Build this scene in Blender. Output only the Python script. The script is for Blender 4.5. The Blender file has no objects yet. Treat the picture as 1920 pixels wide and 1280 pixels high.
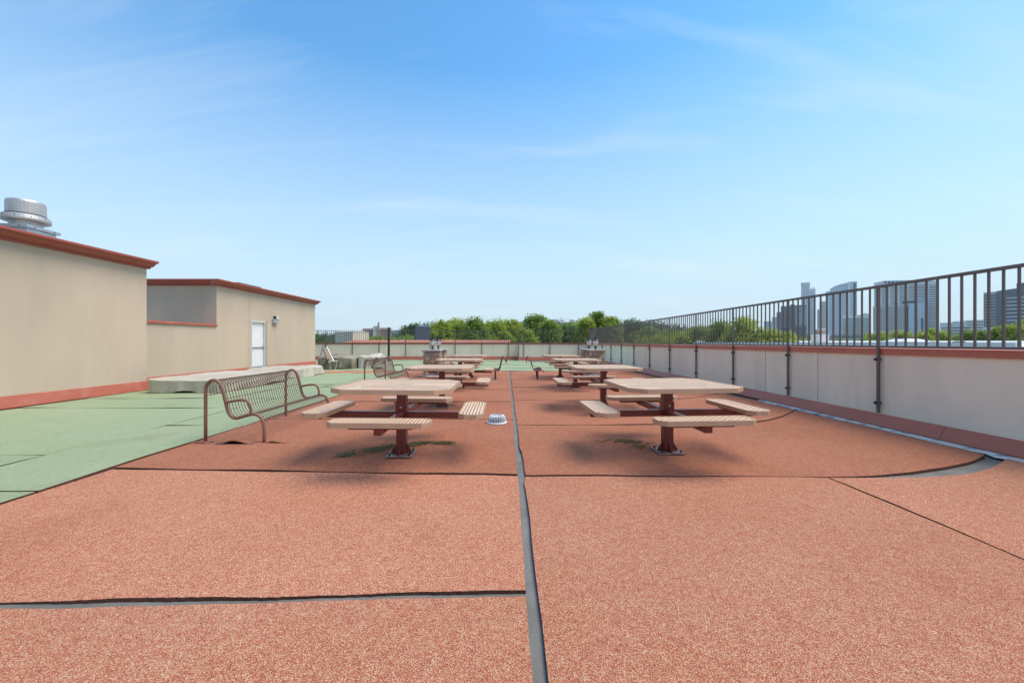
import bpy, bmesh, math, random
import numpy as np
from mathutils import Vector, Matrix
R = math.radians
random.seed(7); rng = np.random.default_rng(7)
S = bpy.context.scene
COL = S.collection

# ------------------------------------------------------------------ camera
cam_d = bpy.data.cameras.new('camera'); cam = bpy.data.objects.new('camera', cam_d); COL.objects.link(cam)
cam.location = (0, 0, 1.27); cam.rotation_euler = (R(90), 0, 0)
cam_d.sensor_width = 36; cam_d.lens = 730 / 1920 * 36
cam_d.shift_x = 10 / 1920; cam_d.shift_y = 1 / 1920
cam_d.clip_start = 0.05; cam_d.clip_end = 9000
S.camera = cam

# ------------------------------------------------------------------ world, sun, exposure
SUN_EL, SUN_AZ = R(62), R(95)          # azimuth from +Y towards +X
w = bpy.data.worlds.new('World'); S.world = w; w.use_nodes = True
nt = w.node_tree; N = nt.nodes; LK = nt.links; N.clear()
out = N.new('ShaderNodeOutputWorld'); bg = N.new('ShaderNodeBackground')
sky = N.new('ShaderNodeTexSky'); sky.sky_type = 'NISHITA'; sky.sun_disc = False
sky.sun_elevation = SUN_EL; sky.sun_rotation = SUN_AZ
sky.altitude = 0; sky.air_density = 1.0; sky.dust_density = 0.1; sky.ozone_density = 3.0
tc = N.new('ShaderNodeTexCoord')
sep = N.new('ShaderNodeSeparateXYZ'); LK.new(tc.outputs['Generated'], sep.inputs[0])
def math_node(op, a, b=None, clamp=False):
    m = N.new('ShaderNodeMath'); m.operation = op; m.use_clamp = clamp
    for i, v in enumerate((a, b)):
        if v is None: continue
        if isinstance(v, (int, float)): m.inputs[i].default_value = v
        else: LK.new(v, m.inputs[i])
    return m.outputs[0]
zz = math_node('ADD', math_node('MAXIMUM', sep.outputs['Z'], 0.0), 0.22)
cmb = N.new('ShaderNodeCombineXYZ')
LK.new(math_node('DIVIDE', sep.outputs['X'], zz), cmb.inputs[0]); LK.new(math_node('DIVIDE', sep.outputs['Y'], zz), cmb.inputs[1])
mp = N.new('ShaderNodeMapping'); mp.inputs['Rotation'].default_value = (0, 0, R(-14)); mp.inputs['Scale'].default_value = (0.42, 1.9, 1)
mp.inputs['Location'].default_value = (7.9, 4.6, 0)
LK.new(cmb.outputs[0], mp.inputs[0])
nz = N.new('ShaderNodeTexNoise'); nz.inputs['Scale'].default_value = 2.0; nz.inputs['Detail'].default_value = 9
nz.inputs['Roughness'].default_value = 0.58; nz.inputs['Distortion'].default_value = 0.55; LK.new(mp.outputs[0], nz.inputs['Vector'])
cr = N.new('ShaderNodeValToRGB'); cr.color_ramp.elements[0].position = 0.50; cr.color_ramp.elements[1].position = 0.90
cr.color_ramp.elements[1].color = (0.5, 0.5, 0.5, 1); LK.new(nz.outputs['Fac'], cr.inputs[0])
hs = N.new('ShaderNodeHueSaturation'); hs.inputs['Saturation'].default_value = 1.2; hs.inputs['Hue'].default_value = 0.489; hs.inputs['Value'].default_value = 1.24
LK.new(sky.outputs[0], hs.inputs['Color'])
mx = N.new('ShaderNodeMix'); mx.data_type = 'RGBA'
# summer haze: the sky pales towards the horizon, the same all round
zc = math_node('MAXIMUM', sep.outputs['Z'], 0.0)
hz = math_node('SUBTRACT', 1.0, math_node('POWER', math_node('DIVIDE', zc, 0.57), 1.3), True)
hm = N.new('ShaderNodeMix'); hm.data_type = 'RGBA'; LK.new(hz, hm.inputs[0]); LK.new(hs.outputs[0], hm.inputs[6]); hm.inputs[7].default_value = (2.90, 3.66, 4.15, 1)
LK.new(cr.outputs[0], mx.inputs[0]); LK.new(hm.outputs[2], mx.inputs[6]); mx.inputs[7].default_value = (3.9, 4.3, 4.7, 1)
LK.new(mx.outputs[2], bg.inputs['Color']); bg.inputs['Strength'].default_value = 0.115
LK.new(bg.outputs[0], out.inputs[0])
sd = bpy.data.lights.new('sun', 'SUN'); sun = bpy.data.objects.new('sun', sd); COL.objects.link(sun)
sd.energy = 2.3; sd.angle = R(38); sd.color = (1.0, 0.88, 0.70)
sv = Vector((math.sin(SUN_AZ) * math.cos(SUN_EL), math.cos(SUN_AZ) * math.cos(SUN_EL), math.sin(SUN_EL)))
sun.rotation_euler = sv.to_track_quat('Z', 'Y').to_euler(); sun.location = sv * 60
S.view_settings.view_transform = 'Standard'; S.view_settings.look = 'None'
S.view_settings.exposure = 0.95; S.view_settings.gamma = 1; S.view_settings.use_curve_mapping = False
S.render.engine = 'CYCLES'
S.cycles.transparent_max_bounces = 24; S.cycles.max_bounces = 8

# ------------------------------------------------------------------ materials
def mat(name, c1, c2=None, scale=8.0, rough=0.7, bump=0.0, bscale=None, metal=0.0, detail=5, coord='pos', c3=None, big=None, spec=0.5, stretch=None, streak=None):
    m = bpy.data.materials.new(name); m.use_nodes = True
    t = m.node_tree; n = t.nodes; l = t.links
    b = n['Principled BSDF']; b.inputs['Roughness'].default_value = rough; b.inputs['Metallic'].default_value = metal
    b.inputs['Specular IOR Level'].default_value = spec
    g = n.new('ShaderNodeNewGeometry') if coord == 'pos' else n.new('ShaderNodeTexCoord')
    vec = g.outputs['Position'] if coord == 'pos' else g.outputs['Object']
    if stretch:
        mpn = n.new('ShaderNodeMapping'); mpn.inputs['Scale'].default_value = stretch; l.new(vec, mpn.inputs[0]); vec = mpn.outputs[0]
    if c2 is None: b.inputs['Base Color'].default_value = (*c1, 1); col = None
    else:
        nz = n.new('ShaderNodeTexNoise'); nz.inputs['Scale'].default_value = scale; nz.inputs['Detail'].default_value = detail
        nz.inputs['Roughness'].default_value = 0.6; l.new(vec, nz.inputs['Vector'])
        r = n.new('ShaderNodeValToRGB'); r.color_ramp.elements[0].position = 0.3; r.color_ramp.elements[1].position = 0.7
        r.color_ramp.elements[0].color = (*c1, 1); r.color_ramp.elements[1].color = (*c2, 1)
        l.new(nz.outputs['Fac'], r.inputs[0]); col = r.outputs[0]
    if big:   # large soft stains: (colour, scale, threshold lo, hi, strength)
        nb = n.new('ShaderNodeTexNoise'); nb.inputs['Scale'].default_value = big[1]; nb.inputs['Detail'].default_value = 6
        l.new(vec, nb.inputs['Vector'])
        rb = n.new('ShaderNodeMapRange'); rb.inputs[1].default_value = big[2]; rb.inputs[2].default_value = big[3]
        rb.inputs[4].default_value = big[4]; l.new(nb.outputs['Fac'], rb.inputs[0])
        mm = n.new('ShaderNodeMix'); mm.data_type = 'RGBA'; l.new(rb.outputs[0], mm.inputs[0])
        if col: l.new(col, mm.inputs[6])
        else: mm.inputs[6].default_value = (*c1, 1)
        mm.inputs[7].default_value = (*big[0], 1); col = mm.outputs[2]
    if streak:   # rain streaks: (colour, strength)
        ms_ = n.new('ShaderNodeMapping'); ms_.inputs['Scale'].default_value = (1.1, 1.1, .14); l.new(g.outputs['Position'], ms_.inputs[0])
        ns = n.new('ShaderNodeTexNoise'); ns.inputs['Scale'].default_value = 1.6; ns.inputs['Detail'].default_value = 8; ns.inputs['Roughness'].default_value = .7; l.new(ms_.outputs[0], ns.inputs['Vector'])
        rs_ = n.new('ShaderNodeMapRange'); rs_.inputs[1].default_value = .5; rs_.inputs[2].default_value = .78; rs_.inputs[4].default_value = streak[1]; l.new(ns.outputs['Fac'], rs_.inputs[0])
        mk = n.new('ShaderNodeMix'); mk.data_type = 'RGBA'; l.new(rs_.outputs[0], mk.inputs[0]); l.new(col, mk.inputs[6]); mk.inputs[7].default_value = (*streak[0], 1); col = mk.outputs[2]
        ng = n.new('ShaderNodeTexNoise'); ng.inputs['Scale'].default_value = 120; ng.inputs['Detail'].default_value = 3; l.new(g.outputs['Position'], ng.inputs['Vector'])
        rg0 = n.new('ShaderNodeMapRange'); rg0.inputs[1].default_value = .35; rg0.inputs[2].default_value = .65; rg0.inputs[3].default_value = .9; rg0.inputs[4].default_value = 1.08; l.new(ng.outputs['Fac'], rg0.inputs[0])
        vm = n.new('ShaderNodeVectorMath'); vm.operation = 'SCALE'; l.new(col, vm.inputs[0]); l.new(rg0.outputs[0], vm.inputs['Scale']); col = vm.outputs[0]
    if col: l.new(col, b.inputs['Base Color'])
    if bump:
        nb = n.new('ShaderNodeTexNoise'); nb.inputs['Scale'].default_value = bscale or scale * 4; nb.inputs['Detail'].default_value = 4
        l.new(vec, nb.inputs['Vector'])
        bp = n.new('ShaderNodeBump'); bp.inputs['Strength'].default_value = bump; bp.inputs['Distance'].default_value = 0.02
        l.new(nb.outputs['Fac'], bp.inputs['Height']); l.new(bp.outputs[0], b.inputs['Normal'])
    return m

def rubber(name, stops, tint, tint_amt, mot=(0.35, 0.7)):
    """crumb-rubber surfacing: little coloured granules, mottled wear"""
    m = bpy.data.materials.new(name); m.use_nodes = True
    t = m.node_tree; n = t.nodes; l = t.links; b = n['Principled BSDF']
    b.inputs['Roughness'].default_value = 0.9; b.inputs['Specular IOR Level'].default_value = 0.25
    g = n.new('ShaderNodeNewGeometry')
    nd = n.new('ShaderNodeTexNoise'); nd.inputs['Scale'].default_value = 60; l.new(g.outputs['Position'], nd.inputs['Vector'])
    v = n.new('ShaderNodeTexVoronoi'); v.inputs['Scale'].default_value = 360; v.inputs['Randomness'].default_value = 1
    l.new(g.outputs['Position'], v.inputs['Vector'])
    sp = n.new('ShaderNodeSeparateColor'); l.new(v.outputs['Color'], sp.inputs[0])
    nm = n.new('ShaderNodeTexNoise'); nm.inputs['Scale'].default_value = 26; nm.inputs['Detail'].default_value = 6; nm.inputs['Roughness'].default_value = .65
    l.new(g.outputs['Position'], nm.inputs['Vector'])
    ad = n.new('ShaderNodeMath'); ad.operation = 'MULTIPLY_ADD'; ad.inputs[1].default_value = .45; ad.inputs[2].default_value = -0.225
    l.new(nm.outputs['Fac'], ad.inputs[0])
    a2 = n.new('ShaderNodeMath'); a2.operation = 'ADD'; l.new(sp.outputs[0], a2.inputs[0]); l.new(ad.outputs[0], a2.inputs[1])
    r = n.new('ShaderNodeValToRGB'); r.color_ramp.interpolation = 'LINEAR'
    els = r.color_ramp.elements
    els[0].position = stops[0][0]; els[0].color = (*stops[0][1], 1); els[1].position = stops[-1][0]; els[1].color = (*stops[-1][1], 1)
    for p, c in stops[1:-1]:
        e = els.new(p); e.color = (*c, 1)
    l.new(a2.outputs[0], r.inputs[0])
    nb = n.new('ShaderNodeTexNoise'); nb.inputs['Scale'].default_value = 0.8; nb.inputs['Detail'].default_value = 7; nb.inputs['Roughness'].default_value = .6
    l.new(g.outputs['Position'], nb.inputs['Vector'])
    mr = n.new('ShaderNodeMapRange'); mr.inputs[1].default_value = mot[0]; mr.inputs[2].default_value = mot[1]; mr.inputs[4].default_value = tint_amt
    l.new(nb.outputs['Fac'], mr.inputs[0])
    mm = n.new('ShaderNodeMix'); mm.data_type = 'RGBA'; mm.blend_type = 'MULTIPLY'; l.new(mr.outputs[0], mm.inputs[0]); l.new(r.outputs[0], mm.inputs[6])
    mm.inputs[7].default_value = (*tint, 1)
    # dirt: irregular grimy patches, and thin scuffs
    col = mm.outputs[2]
    for sc, lo, hi, amt, dc, dist in ((.42, .54, .72, .42, (.62, .55, .50), 1.5), (2.6, .60, .74, .38, (.66, .60, .54), .8), (13, .64, .72, .30, (.6, .55, .5), .4)):
        nd2 = n.new('ShaderNodeTexNoise'); nd2.inputs['Scale'].default_value = sc; nd2.inputs['Detail'].default_value = 8; nd2.inputs['Roughness'].default_value = .62; nd2.inputs['Distortion'].default_value = dist
        l.new(g.outputs['Position'], nd2.inputs['Vector'])
        r2 = n.new('ShaderNodeMapRange'); r2.inputs[1].default_value = lo; r2.inputs[2].default_value = hi; r2.inputs[4].default_value = amt; l.new(nd2.outputs['Fac'], r2.inputs[0])
        m2 = n.new('ShaderNodeMix'); m2.data_type = 'RGBA'; m2.blend_type = 'MULTIPLY'; l.new(r2.outputs[0], m2.inputs[0]); l.new(col, m2.inputs[6]); m2.inputs[7].default_value = (*dc, 1); col = m2.outputs[2]
    oi = n.new('ShaderNodeObjectInfo'); ro = n.new('ShaderNodeMapRange'); ro.inputs[3].default_value = .93; ro.inputs[4].default_value = 1.05; l.new(oi.outputs['Random'], ro.inputs[0])
    vs_ = n.new('ShaderNodeVectorMath'); vs_.operation = 'SCALE'; l.new(col, vs_.inputs[0]); l.new(ro.outputs[0], vs_.inputs['Scale'])
    l.new(vs_.outputs[0], b.inputs['Base Color'])
    bp = n.new('ShaderNodeBump'); bp.inputs['Strength'].default_value = 0.5; bp.inputs['Distance'].default_value = 0.006
    l.new(v.outputs['Distance'], bp.inputs['Height']); l.new(bp.outputs[0], b.inputs['Normal'])
    return m

def perforated(name, c1, c2, px=0.033, py=0.066, swap=False):
    """plastic-coated sheet with staggered rows of slots cut through it"""
    m = mat(name, c1, c2, 5, 0.5, coord='obj')
    t = m.node_tree; n = t.nodes; l = t.links; b = n['Principled BSDF']
    tcn = n.new('ShaderNodeTexCoord'); s = n.new('ShaderNodeSeparateXYZ'); l.new(tcn.outputs['Object'], s.inputs[0])
    def mth(op, x, y=None):
        k = n.new('ShaderNodeMath'); k.operation = op
        for i, v in enumerate((x, y)):
            if v is None: continue
            if isinstance(v, (int, float)): k.inputs[i].default_value = v
            else: l.new(v, k.inputs[i])
        return k.outputs[0]
    ax, ay = (s.outputs['X'], s.outputs['Y']) if not swap else (s.outputs['Y'], s.outputs['X'])
    u = mth('ADD', mth('DIVIDE', ax, px), 100.0)
    hx = mth('LESS_THAN', mth('ABSOLUTE', mth('SUBTRACT', mth('FRACT', u), 0.5)), 0.215)
    v = mth('ADD', mth('ADD', mth('DIVIDE', ay, py), 100.0), mth('MULTIPLY', mth('MODULO', mth('FLOOR', u), 2.0), 0.5))
    hy = mth('LESS_THAN', mth('ABSOLUTE', mth('SUBTRACT', mth('FRACT', v), 0.5)), 0.36)
    hole = mth('MULTIPLY', hx, hy)
    tr = n.new('ShaderNodeBsdfTransparent'); ms = n.new('ShaderNodeMixShader'); l.new(hole, ms.inputs[0])
    l.new(b.outputs[0], ms.inputs[1]); l.new(tr.outputs[0], ms.inputs[2]); l.new(ms.outputs[0], n['Material Output'].inputs[0])
    return m

def leafmat(name, ca, cb, cc):
    m = bpy.data.materials.new(name); m.use_nodes = True
    t = m.node_tree; n = t.nodes; l = t.links; b = n['Principled BSDF']; b.inputs['Roughness'].default_value = 0.6
    b.inputs['Specular IOR Level'].default_value = 0.2
    g = n.new('ShaderNodeNewGeometry'); nz = n.new('ShaderNodeTexNoise'); nz.inputs['Scale'].default_value = 0.55; nz.inputs['Detail'].default_value = 5
    nz.inputs['Roughness'].default_value = 0.7
    l.new(g.outputs['Position'], nz.inputs['Vector'])
    r = n.new('ShaderNodeValToRGB'); e = r.color_ramp.elements; e[0].position = .3; e[1].position = .7
    e[0].color = (*ca, 1); e[1].color = (*cc, 1); k = e.new(.5); k.color = (*cb, 1)
    l.new(nz.outputs['Fac'], r.inputs[0]); l.new(r.outputs[0], b.inputs['Base Color'])
    tl = n.new('ShaderNodeBsdfTranslucent'); l.new(r.outputs[0], tl.inputs[0])
    ms = n.new('ShaderNodeMixShader'); ms.inputs[0].default_value = 0.55
    l.new(b.outputs[0], ms.inputs[1]); l.new(tl.outputs[0], ms.inputs[2]); l.new(ms.outputs[0], n['Material Output'].inputs[0])
    return m

def randmat(name, cols, rough=0.85, bump=0.3):
    """colour picked per object (stones, bricks)"""
    m = mat(name, cols[0], None, 8, rough, bump, 60)
    t = m.node_tree; n = t.nodes; l = t.links
    oi = n.new('ShaderNodeObjectInfo'); r = n.new('ShaderNodeValToRGB'); r.color_ramp.interpolation = 'CONSTANT'
    e = r.color_ramp.elements
    e[0].position = 0; e[0].color = (*cols[0], 1); e[1].position = 1 / len(cols); e[1].color = (*cols[1], 1)
    for i, c in enumerate(cols[2:]): k = e.new((i + 2) / len(cols)); k.color = (*c, 1)
    l.new(oi.outputs['Random'], r.inputs[0])
    nz = n.new('ShaderNodeTexNoise'); nz.inputs['Scale'].default_value = 22; nz.inputs['Detail'].default_value = 5
    g = n.new('ShaderNodeNewGeometry'); l.new(g.outputs['Position'], nz.inputs['Vector'])
    mr = n.new('ShaderNodeMapRange'); mr.inputs[1].default_value = .3; mr.inputs[2].default_value = .7; mr.inputs[3].default_value = .75; mr.inputs[4].default_value = 1.2
    l.new(nz.outputs['Fac'], mr.inputs[0])
    mm = n.new('ShaderNodeVectorMath'); mm.operation = 'SCALE'; l.new(r.outputs[0], mm.inputs[0]); l.new(mr.outputs[0], mm.inputs['Scale'])
    l.new(mm.outputs[0], n['Principled BSDF'].inputs['Base Color'])
    return m

MT = {}
MT['red'] = rubber('red_rubber', [(0.0, (.20, .045, .028)), (.25, (.40, .105, .062)), (.58, (.46, .142, .084)), (.72, (.52, .29, .17)), (1.0, (.70, .52, .34))], (.88, .75, .66), .55)
MT['red_old'] = rubber('older_red_rubber', [(0.0, (.16, .042, .025)), (.25, (.33, .092, .050)), (.62, (.41, .125, .068)), (.78, (.45, .225, .13)), (1.0, (.57, .39, .25))], (.80, .68, .58), .6)
MT['green'] = rubber('green_rubber', [(0.0, (.19, .235, .13)), (.35, (.27, .335, .195)), (.65, (.325, .38, .23)), (.85, (.38, .415, .275)), (1.0, (.48, .47, .35))], (.80, .93, .78), .6)
MT['cut'] = mat('cut_rubber_edge', (.05, .018, .011), (.16, .055, .032), 60, .95)
MT['membrane'] = mat('grey_membrane', (.115, .11, .10), (.20, .19, .175), 3, .75, .15, 40)
MT['coat'] = mat('white_roof_coating', (.74, .68, .58), (.90, .83, .72), 7, .6, .3, 30, big=((.2, .21, .22), 5, .52, .62, .8))
MT['stucco'] = mat('beige_stucco', (.54, .42, .31), (.59, .465, .345), 1.6, .9, .25, 160, big=((.40, .34, .255), .55, .42, .75, .6), stretch=(1, 1, .35), streak=((.40, .325, .235), .28))
MT['stucco_p'] = mat('pale_stucco', (.84, .715, .55), (.88, .755, .59), 2.2, .9, .25, 160, big=((.61, .535, .44), 1.3, .45, .8, .55), stretch=(1, 1, .4), streak=((.58, .50, .40), .6))
MT['stucco_f'] = mat('cream_stucco', (.90, .71, .52), (.92, .735, .55), 1.5, .9, .2, 160, big=((.76, .63, .46), .8, .45, .8, .5), streak=((.55, .48, .38), .6))
MT['joint'] = mat('stucco_joint', (.30, .27, .21), (.40, .36, .28), 4, .9)
MT['cornice'] = mat('red_brown_metal', (.30, .062, .04), (.35, .078, .05), 2, .45, big=((.35, .12, .08), 3, .6, .8, .5))
MT['flash'] = mat('terracotta_flashing', (.40, .10, .06), (.45, .125, .075), 2, .5, big=((.53, .25, .18), 4, .55, .8, .5))
MT['flash_p'] = mat('red_flashing', (.46, .115, .060), (.52, .135, .072), 2, .45, big=((.45, .2, .15), 4, .6, .85, .5))
MT['roofing'] = mat('flat_roofing', (.32, .32, .32), (.42, .42, .41), .6, .9)
MT['white'] = mat('white_paint', (.72, .73, .72), (.80, .80, .78), 3, .4)
MT['frame'] = mat('grey_white_paint', (.52, .53, .50), (.60, .60, .56), 3, .5)
MT['galv'] = mat('galvanised_metal', (.45, .47, .49), (.58, .60, .62), 6, .42, metal=.75)
MT['alu'] = mat('spun_aluminium', (.44, .425, .40), (.54, .52, .49), 3, .48, metal=.55)
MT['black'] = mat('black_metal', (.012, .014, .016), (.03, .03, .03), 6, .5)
MT['bronze'] = mat('bronze_bar', (.115, .092, .082), (.145, .118, .105), 3, .45, spec=.5)
MT['postdark'] = mat('dark_post', (.04, .042, .045), (.065, .065, .068), 4, .5)
MT['bench'] = mat('brown_powder_coat', (.19, .085, .052), (.25, .12, .075), 4, .42)
MT['rod'] = mat('brown_rod', (.13, .065, .045), (.165, .085, .06), 4, .5)
MT['maroon'] = mat('maroon_enamel', (.115, .021, .016), (.16, .032, .024), 4, .32, coord='obj')
MT['tan'] = mat('tan_coating', (.52, .345, .245), (.58, .40, .29), 4, .5, .15, 180, coord='obj')
MT['rim'] = mat('tan_rim', (.43, .265, .165), (.51, .33, .21), 4, .5, .15, 180, coord='obj')
MT['perf'] = perforated('tan_perforated', (.68, .47, .31), (.75, .53, .36))
MT['perf_x'] = perforated('tan_perforated_lengthwise', (.68, .47, .31), (.75, .53, .36), swap=True)
MT['bolt'] = mat('bolt_steel', (.42, .42, .42), None, rough=.35, metal=.8)
MT['plate'] = mat('worn_plate', (.17, .09, .08), (.34, .26, .24), 18, .4, metal=.4)
MT['tarp'] = mat('beige_tarpaulin', (.42, .37, .285), (.52, .465, .375), 1.2, .8, .5, 11, big=((.27, .24, .18), 1.6, .5, .75, .7))
MT['tarp_g'] = mat('grey_green_tarpaulin', (.24, .21, .15), (.36, .32, .24), 1.6, .8, .5, 9, big=((.13, .115, .08), 2.2, .42, .66, .85))
MT['tarp_w'] = mat('white_tarpaulin', (.44, .40, .33), (.54, .49, .41), 2, .8, .4, 10)
MT['drain'] = mat('white_cast_drain', (.55, .57, .62), (.70, .72, .76), 14, .5)
MT['stone'] = randmat('stacked_stone', [(.42, .28, .18), (.54, .40, .27), (.30, .21, .15), (.60, .45, .31), (.44, .27, .19), (.36, .30, .25)])
MT['mortar'] = mat('mortar', (.13, .11, .09), (.18, .155, .13), 20, .95)
MT['cap'] = mat('stone_cap', (.36, .34, .31), (.46, .44, .40), 8, .85, .3, 50)
MT['plinth'] = mat('blue_grey_base', (.24, .27, .33), (.32, .35, .40), 5, .8)
MT['lampglass'] = mat('seeded_glass', (.70, .66, .60), (.85, .82, .77), 18, .25)
MT['tile'] = randmat('clay_tile', [(.42, .16, .10), (.48, .20, .13), (.38, .14, .09), (.5, .24, .17)])
MT['moss'] = leafmat('moss', (.15, .14, .075), (.25, .23, .13), (.36, .31, .20))
MT['moss_dry'] = leafmat('dry_moss', (.20, .17, .07), (.32, .25, .13), (.38, .29, .17))
MT['leaf_b'] = leafmat('leaf_bright', (.24, .31, .04), (.37, .45, .065), (.48, .54, .13))
MT['leaf_m'] = leafmat('leaf_mid', (.16, .235, .045), (.26, .36, .065), (.37, .46, .12))
MT['leaf_d'] = leafmat('leaf_dark', (.09, .15, .06), (.14, .22, .085), (.21, .29, .12))
MT['leaf_f'] = leafmat('leaf_far', (.08, .125, .09), (.115, .165, .105), (.15, .21, .12))
MT['bark'] = mat('bark', (.09, .07, .05), (.16, .13, .1), 3, .9, .5, 12)
MT['ground'] = mat('city_ground', (.07, .09, .05), (.13, .13, .11), .03, .95)
MT['hill'] = mat('wooded_hill', (.03, .055, .025), (.055, .085, .035), .05, .95)
MT['b_grey'] = mat('grey_panels', (.72, .70, .66), (.80, .78, .74), .05, .5)
MT['b_pale'] = mat('pale_panels', (.76, .75, .72), (.84, .82, .79), .05, .6)
MT['b_concrete'] = mat('concrete', (.38, .37, .36), (.46, .45, .43), .08, .8)
MT['b_beige'] = mat('beige_block', (.55, .49, .42), (.62, .56, .49), .08, .8)
MT['b_pink'] = mat('pinkish_block', (.58, .53, .51), (.66, .60, .57), .08, .8)
MT['g_blue'] = mat('blue_glass', (.36, .46, .53), (.46, .56, .62), .02, .12, spec=.8)
MT['g_pale'] = mat('pale_glass', (.54, .63, .69), (.64, .72, .77), .02, .15, spec=.8)
MT['g_dark'] = mat('dark_glass', (.03, .05, .085), (.055, .085, .13), .02, .12, spec=.7)
MT['g_green'] = mat('green_glass', (.12, .165, .185), (.19, .245, .265), .02, .15, spec=.7)
MT['b_brick'] = mat('old_brick', (.36, .245, .19), (.44, .31, .25), .1, .9)
MT['shed'] = mat('cream_corrugated', (.64, .54, .40), (.72, .62, .47), .5, .6)
MT['slate'] = mat('slate_blue_metal', (.055, .07, .10), (.075, .095, .13), .5, .5)
MT['wood'] = mat('weathered_slat', (.34, .25, .17), (.44, .33, .24), 5, .7)
MT['navy'] = mat('navy_plastic', (.02, .04, .075), (.035, .06, .1), 3, .5)
MT['skyl'] = mat('skylight_white', (.62, .66, .68), (.72, .75, .76), 2, .35)

# ------------------------------------------------------------------ mesh helpers
class MB:
    def __init__(s): s.v = []; s.f = []
    def add(s, vs, fs):
        o = len(s.v); s.v += [tuple(v) for v in vs]; s.f += [tuple(i + o for i in f) for f in fs]; return s
    def box(s, x0, x1, y0, y1, z0, z1):
        vs = [(x, y, z) for z in (z0, z1) for y in (y0, y1) for x in (x0, x1)]
        return s.add(vs, [(0, 2, 3, 1), (4, 5, 7, 6), (0, 1, 5, 4), (2, 6, 7, 3), (0, 4, 6, 2), (1, 3, 7, 5)])
    def cyl(s, c, r0, r1, z0, z1, n=16):
        vs = [(c[0] + r0 * math.cos(2 * math.pi * i / n), c[1] + r0 * math.sin(2 * math.pi * i / n), z0) for i in range(n)]
        vs += [(c[0] + r1 * math.cos(2 * math.pi * i / n), c[1] + r1 * math.sin(2 * math.pi * i / n), z1) for i in range(n)]
        fs = [(i, (i + 1) % n, n + (i + 1) % n, n + i) for i in range(n)] + [tuple(range(n))[::-1], tuple(range(n, 2 * n))]
        return s.add(vs, fs)
    def lathe(s, c, prof, n=24):
        vs = []
        for r, z in prof: vs += [(c[0] + r * math.cos(2 * math.pi * i / n), c[1] + r * math.sin(2 * math.pi * i / n), z) for i in range(n)]
        fs = []
        for k in range(len(prof) - 1):
            fs += [(k * n + i, k * n + (i + 1) % n, (k + 1) * n + (i + 1) % n, (k + 1) * n + i) for i in range(n)]
        fs += [tuple(range(n))[::-1], tuple(range((len(prof) - 1) * n, len(prof) * n))]
        return s.add(vs, fs)
    def tube(s, pts, r, n=8):
        P = [Vector(p) for p in pts]; rings = []
        t0 = (P[1] - P[0]).normalized(); up = Vector((0, 0, 1)) if abs(t0.z) < .9 else Vector((0, 1, 0))
        u = t0.cross(up).normalized()
        for i, p in enumerate(P):
            t = (P[min(i + 1, len(P) - 1)] - P[max(i - 1, 0)]).normalized()
            u = (u - t * u.dot(t)).normalized(); v = t.cross(u)
            rings.append([p + (u * math.cos(2 * math.pi * k / n) + v * math.sin(2 * math.pi * k / n)) * r for k in range(n)])
        vs = [q for rg in rings for q in rg]; m = len(P)
        fs = [(i * n + k, i * n + (k + 1) % n, (i + 1) * n + (k + 1) % n, (i + 1) * n + k) for i in range(m - 1) for k in range(n)]
        fs += [tuple(range(n))[::-1], tuple(range((m - 1) * n, m * n))]
        return s.add(vs, fs)
    def prism(s, prof, axis, a, b):
        """extrude a closed 2-D profile; axis 'y': prof=(x,z); axis 'x': prof=(y,z); axis 'z': prof=(x,y)"""
        def p(q, t): return {'y': (q[0], t, q[1]), 'x': (t, q[0], q[1]), 'z': (q[0], q[1], t)}[axis]
        n = len(prof); vs = [p(q, a) for q in prof] + [p(q, b) for q in prof]
        fs = [(i, (i + 1) % n, n + (i + 1) % n, n + i) for i in range(n)] + [tuple(range(n))[::-1], tuple(range(n, 2 * n))]
        return s.add(vs, fs)
    def mesh(s, name, material, smooth=False, bevel=0.0, fix=True):
        me = bpy.data.meshes.new(name); me.from_pydata(s.v, [], s.f)
        if fix or bevel:
            bm = bmesh.new(); bm.from_mesh(me)
            if fix: bmesh.ops.recalc_face_normals(bm, faces=bm.faces)
            if bevel: bmesh.ops.bevel(bm, geom=list(bm.edges), offset=bevel, segments=2, affect='EDGES', profile=.5, clamp_overlap=True)
            bm.to_mesh(me); bm.free()
        me.materials.append(material)
        if smooth: me.polygons.foreach_set('use_smooth', [True] * len(me.polygons))
        me.update(); return me
    def build(s, name, material, parent=None, smooth=False, bevel=0.0, fix=True):
        return link(name, s.mesh(name, material, smooth, bevel, fix), parent)

def link(name, me, parent=None, loc=None, rz=None, scale=None):
    o = bpy.data.objects.new(name, me); COL.objects.link(o)
    if parent: o.parent = parent
    if loc: o.location = loc
    if rz is not None: o.rotation_euler = (0, 0, rz)
    if scale: o.scale = scale
    return o
def tag(o, label, cat, group=None, kind=None):
    o['label'] = label; o['category'] = cat
    if group: o['group'] = group
    if kind: o['kind'] = kind
    return o
def struct(o): o['kind'] = 'structure'; return o
def empty(name, loc, label=None, cat=None, group=None, rz=0):
    o = bpy.data.objects.new(name, None); COL.objects.link(o); o.location = loc; o.rotation_euler = (0, 0, rz); o.empty_display_size = .2
    if label: tag(o, label, cat, group)
    return o
def copy_tree(o, parent=None):
    c = o.copy(); COL.objects.link(c)
    if parent: c.parent = parent
    for ch in o.children: copy_tree(ch, c)
    return c
def wob(x, seed, amp):
    return .0016 * math.sin(x * 61 + seed * 3) * math.sin(x * 23 + seed) + .0012 * math.sin(x * 97 + seed) + amp * (math.sin(x * 2.1 + seed) + .6 * math.sin(x * 5.3 + seed * 2.7) + .35 * math.sin(x * 13.7 + seed * 1.3))

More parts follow.
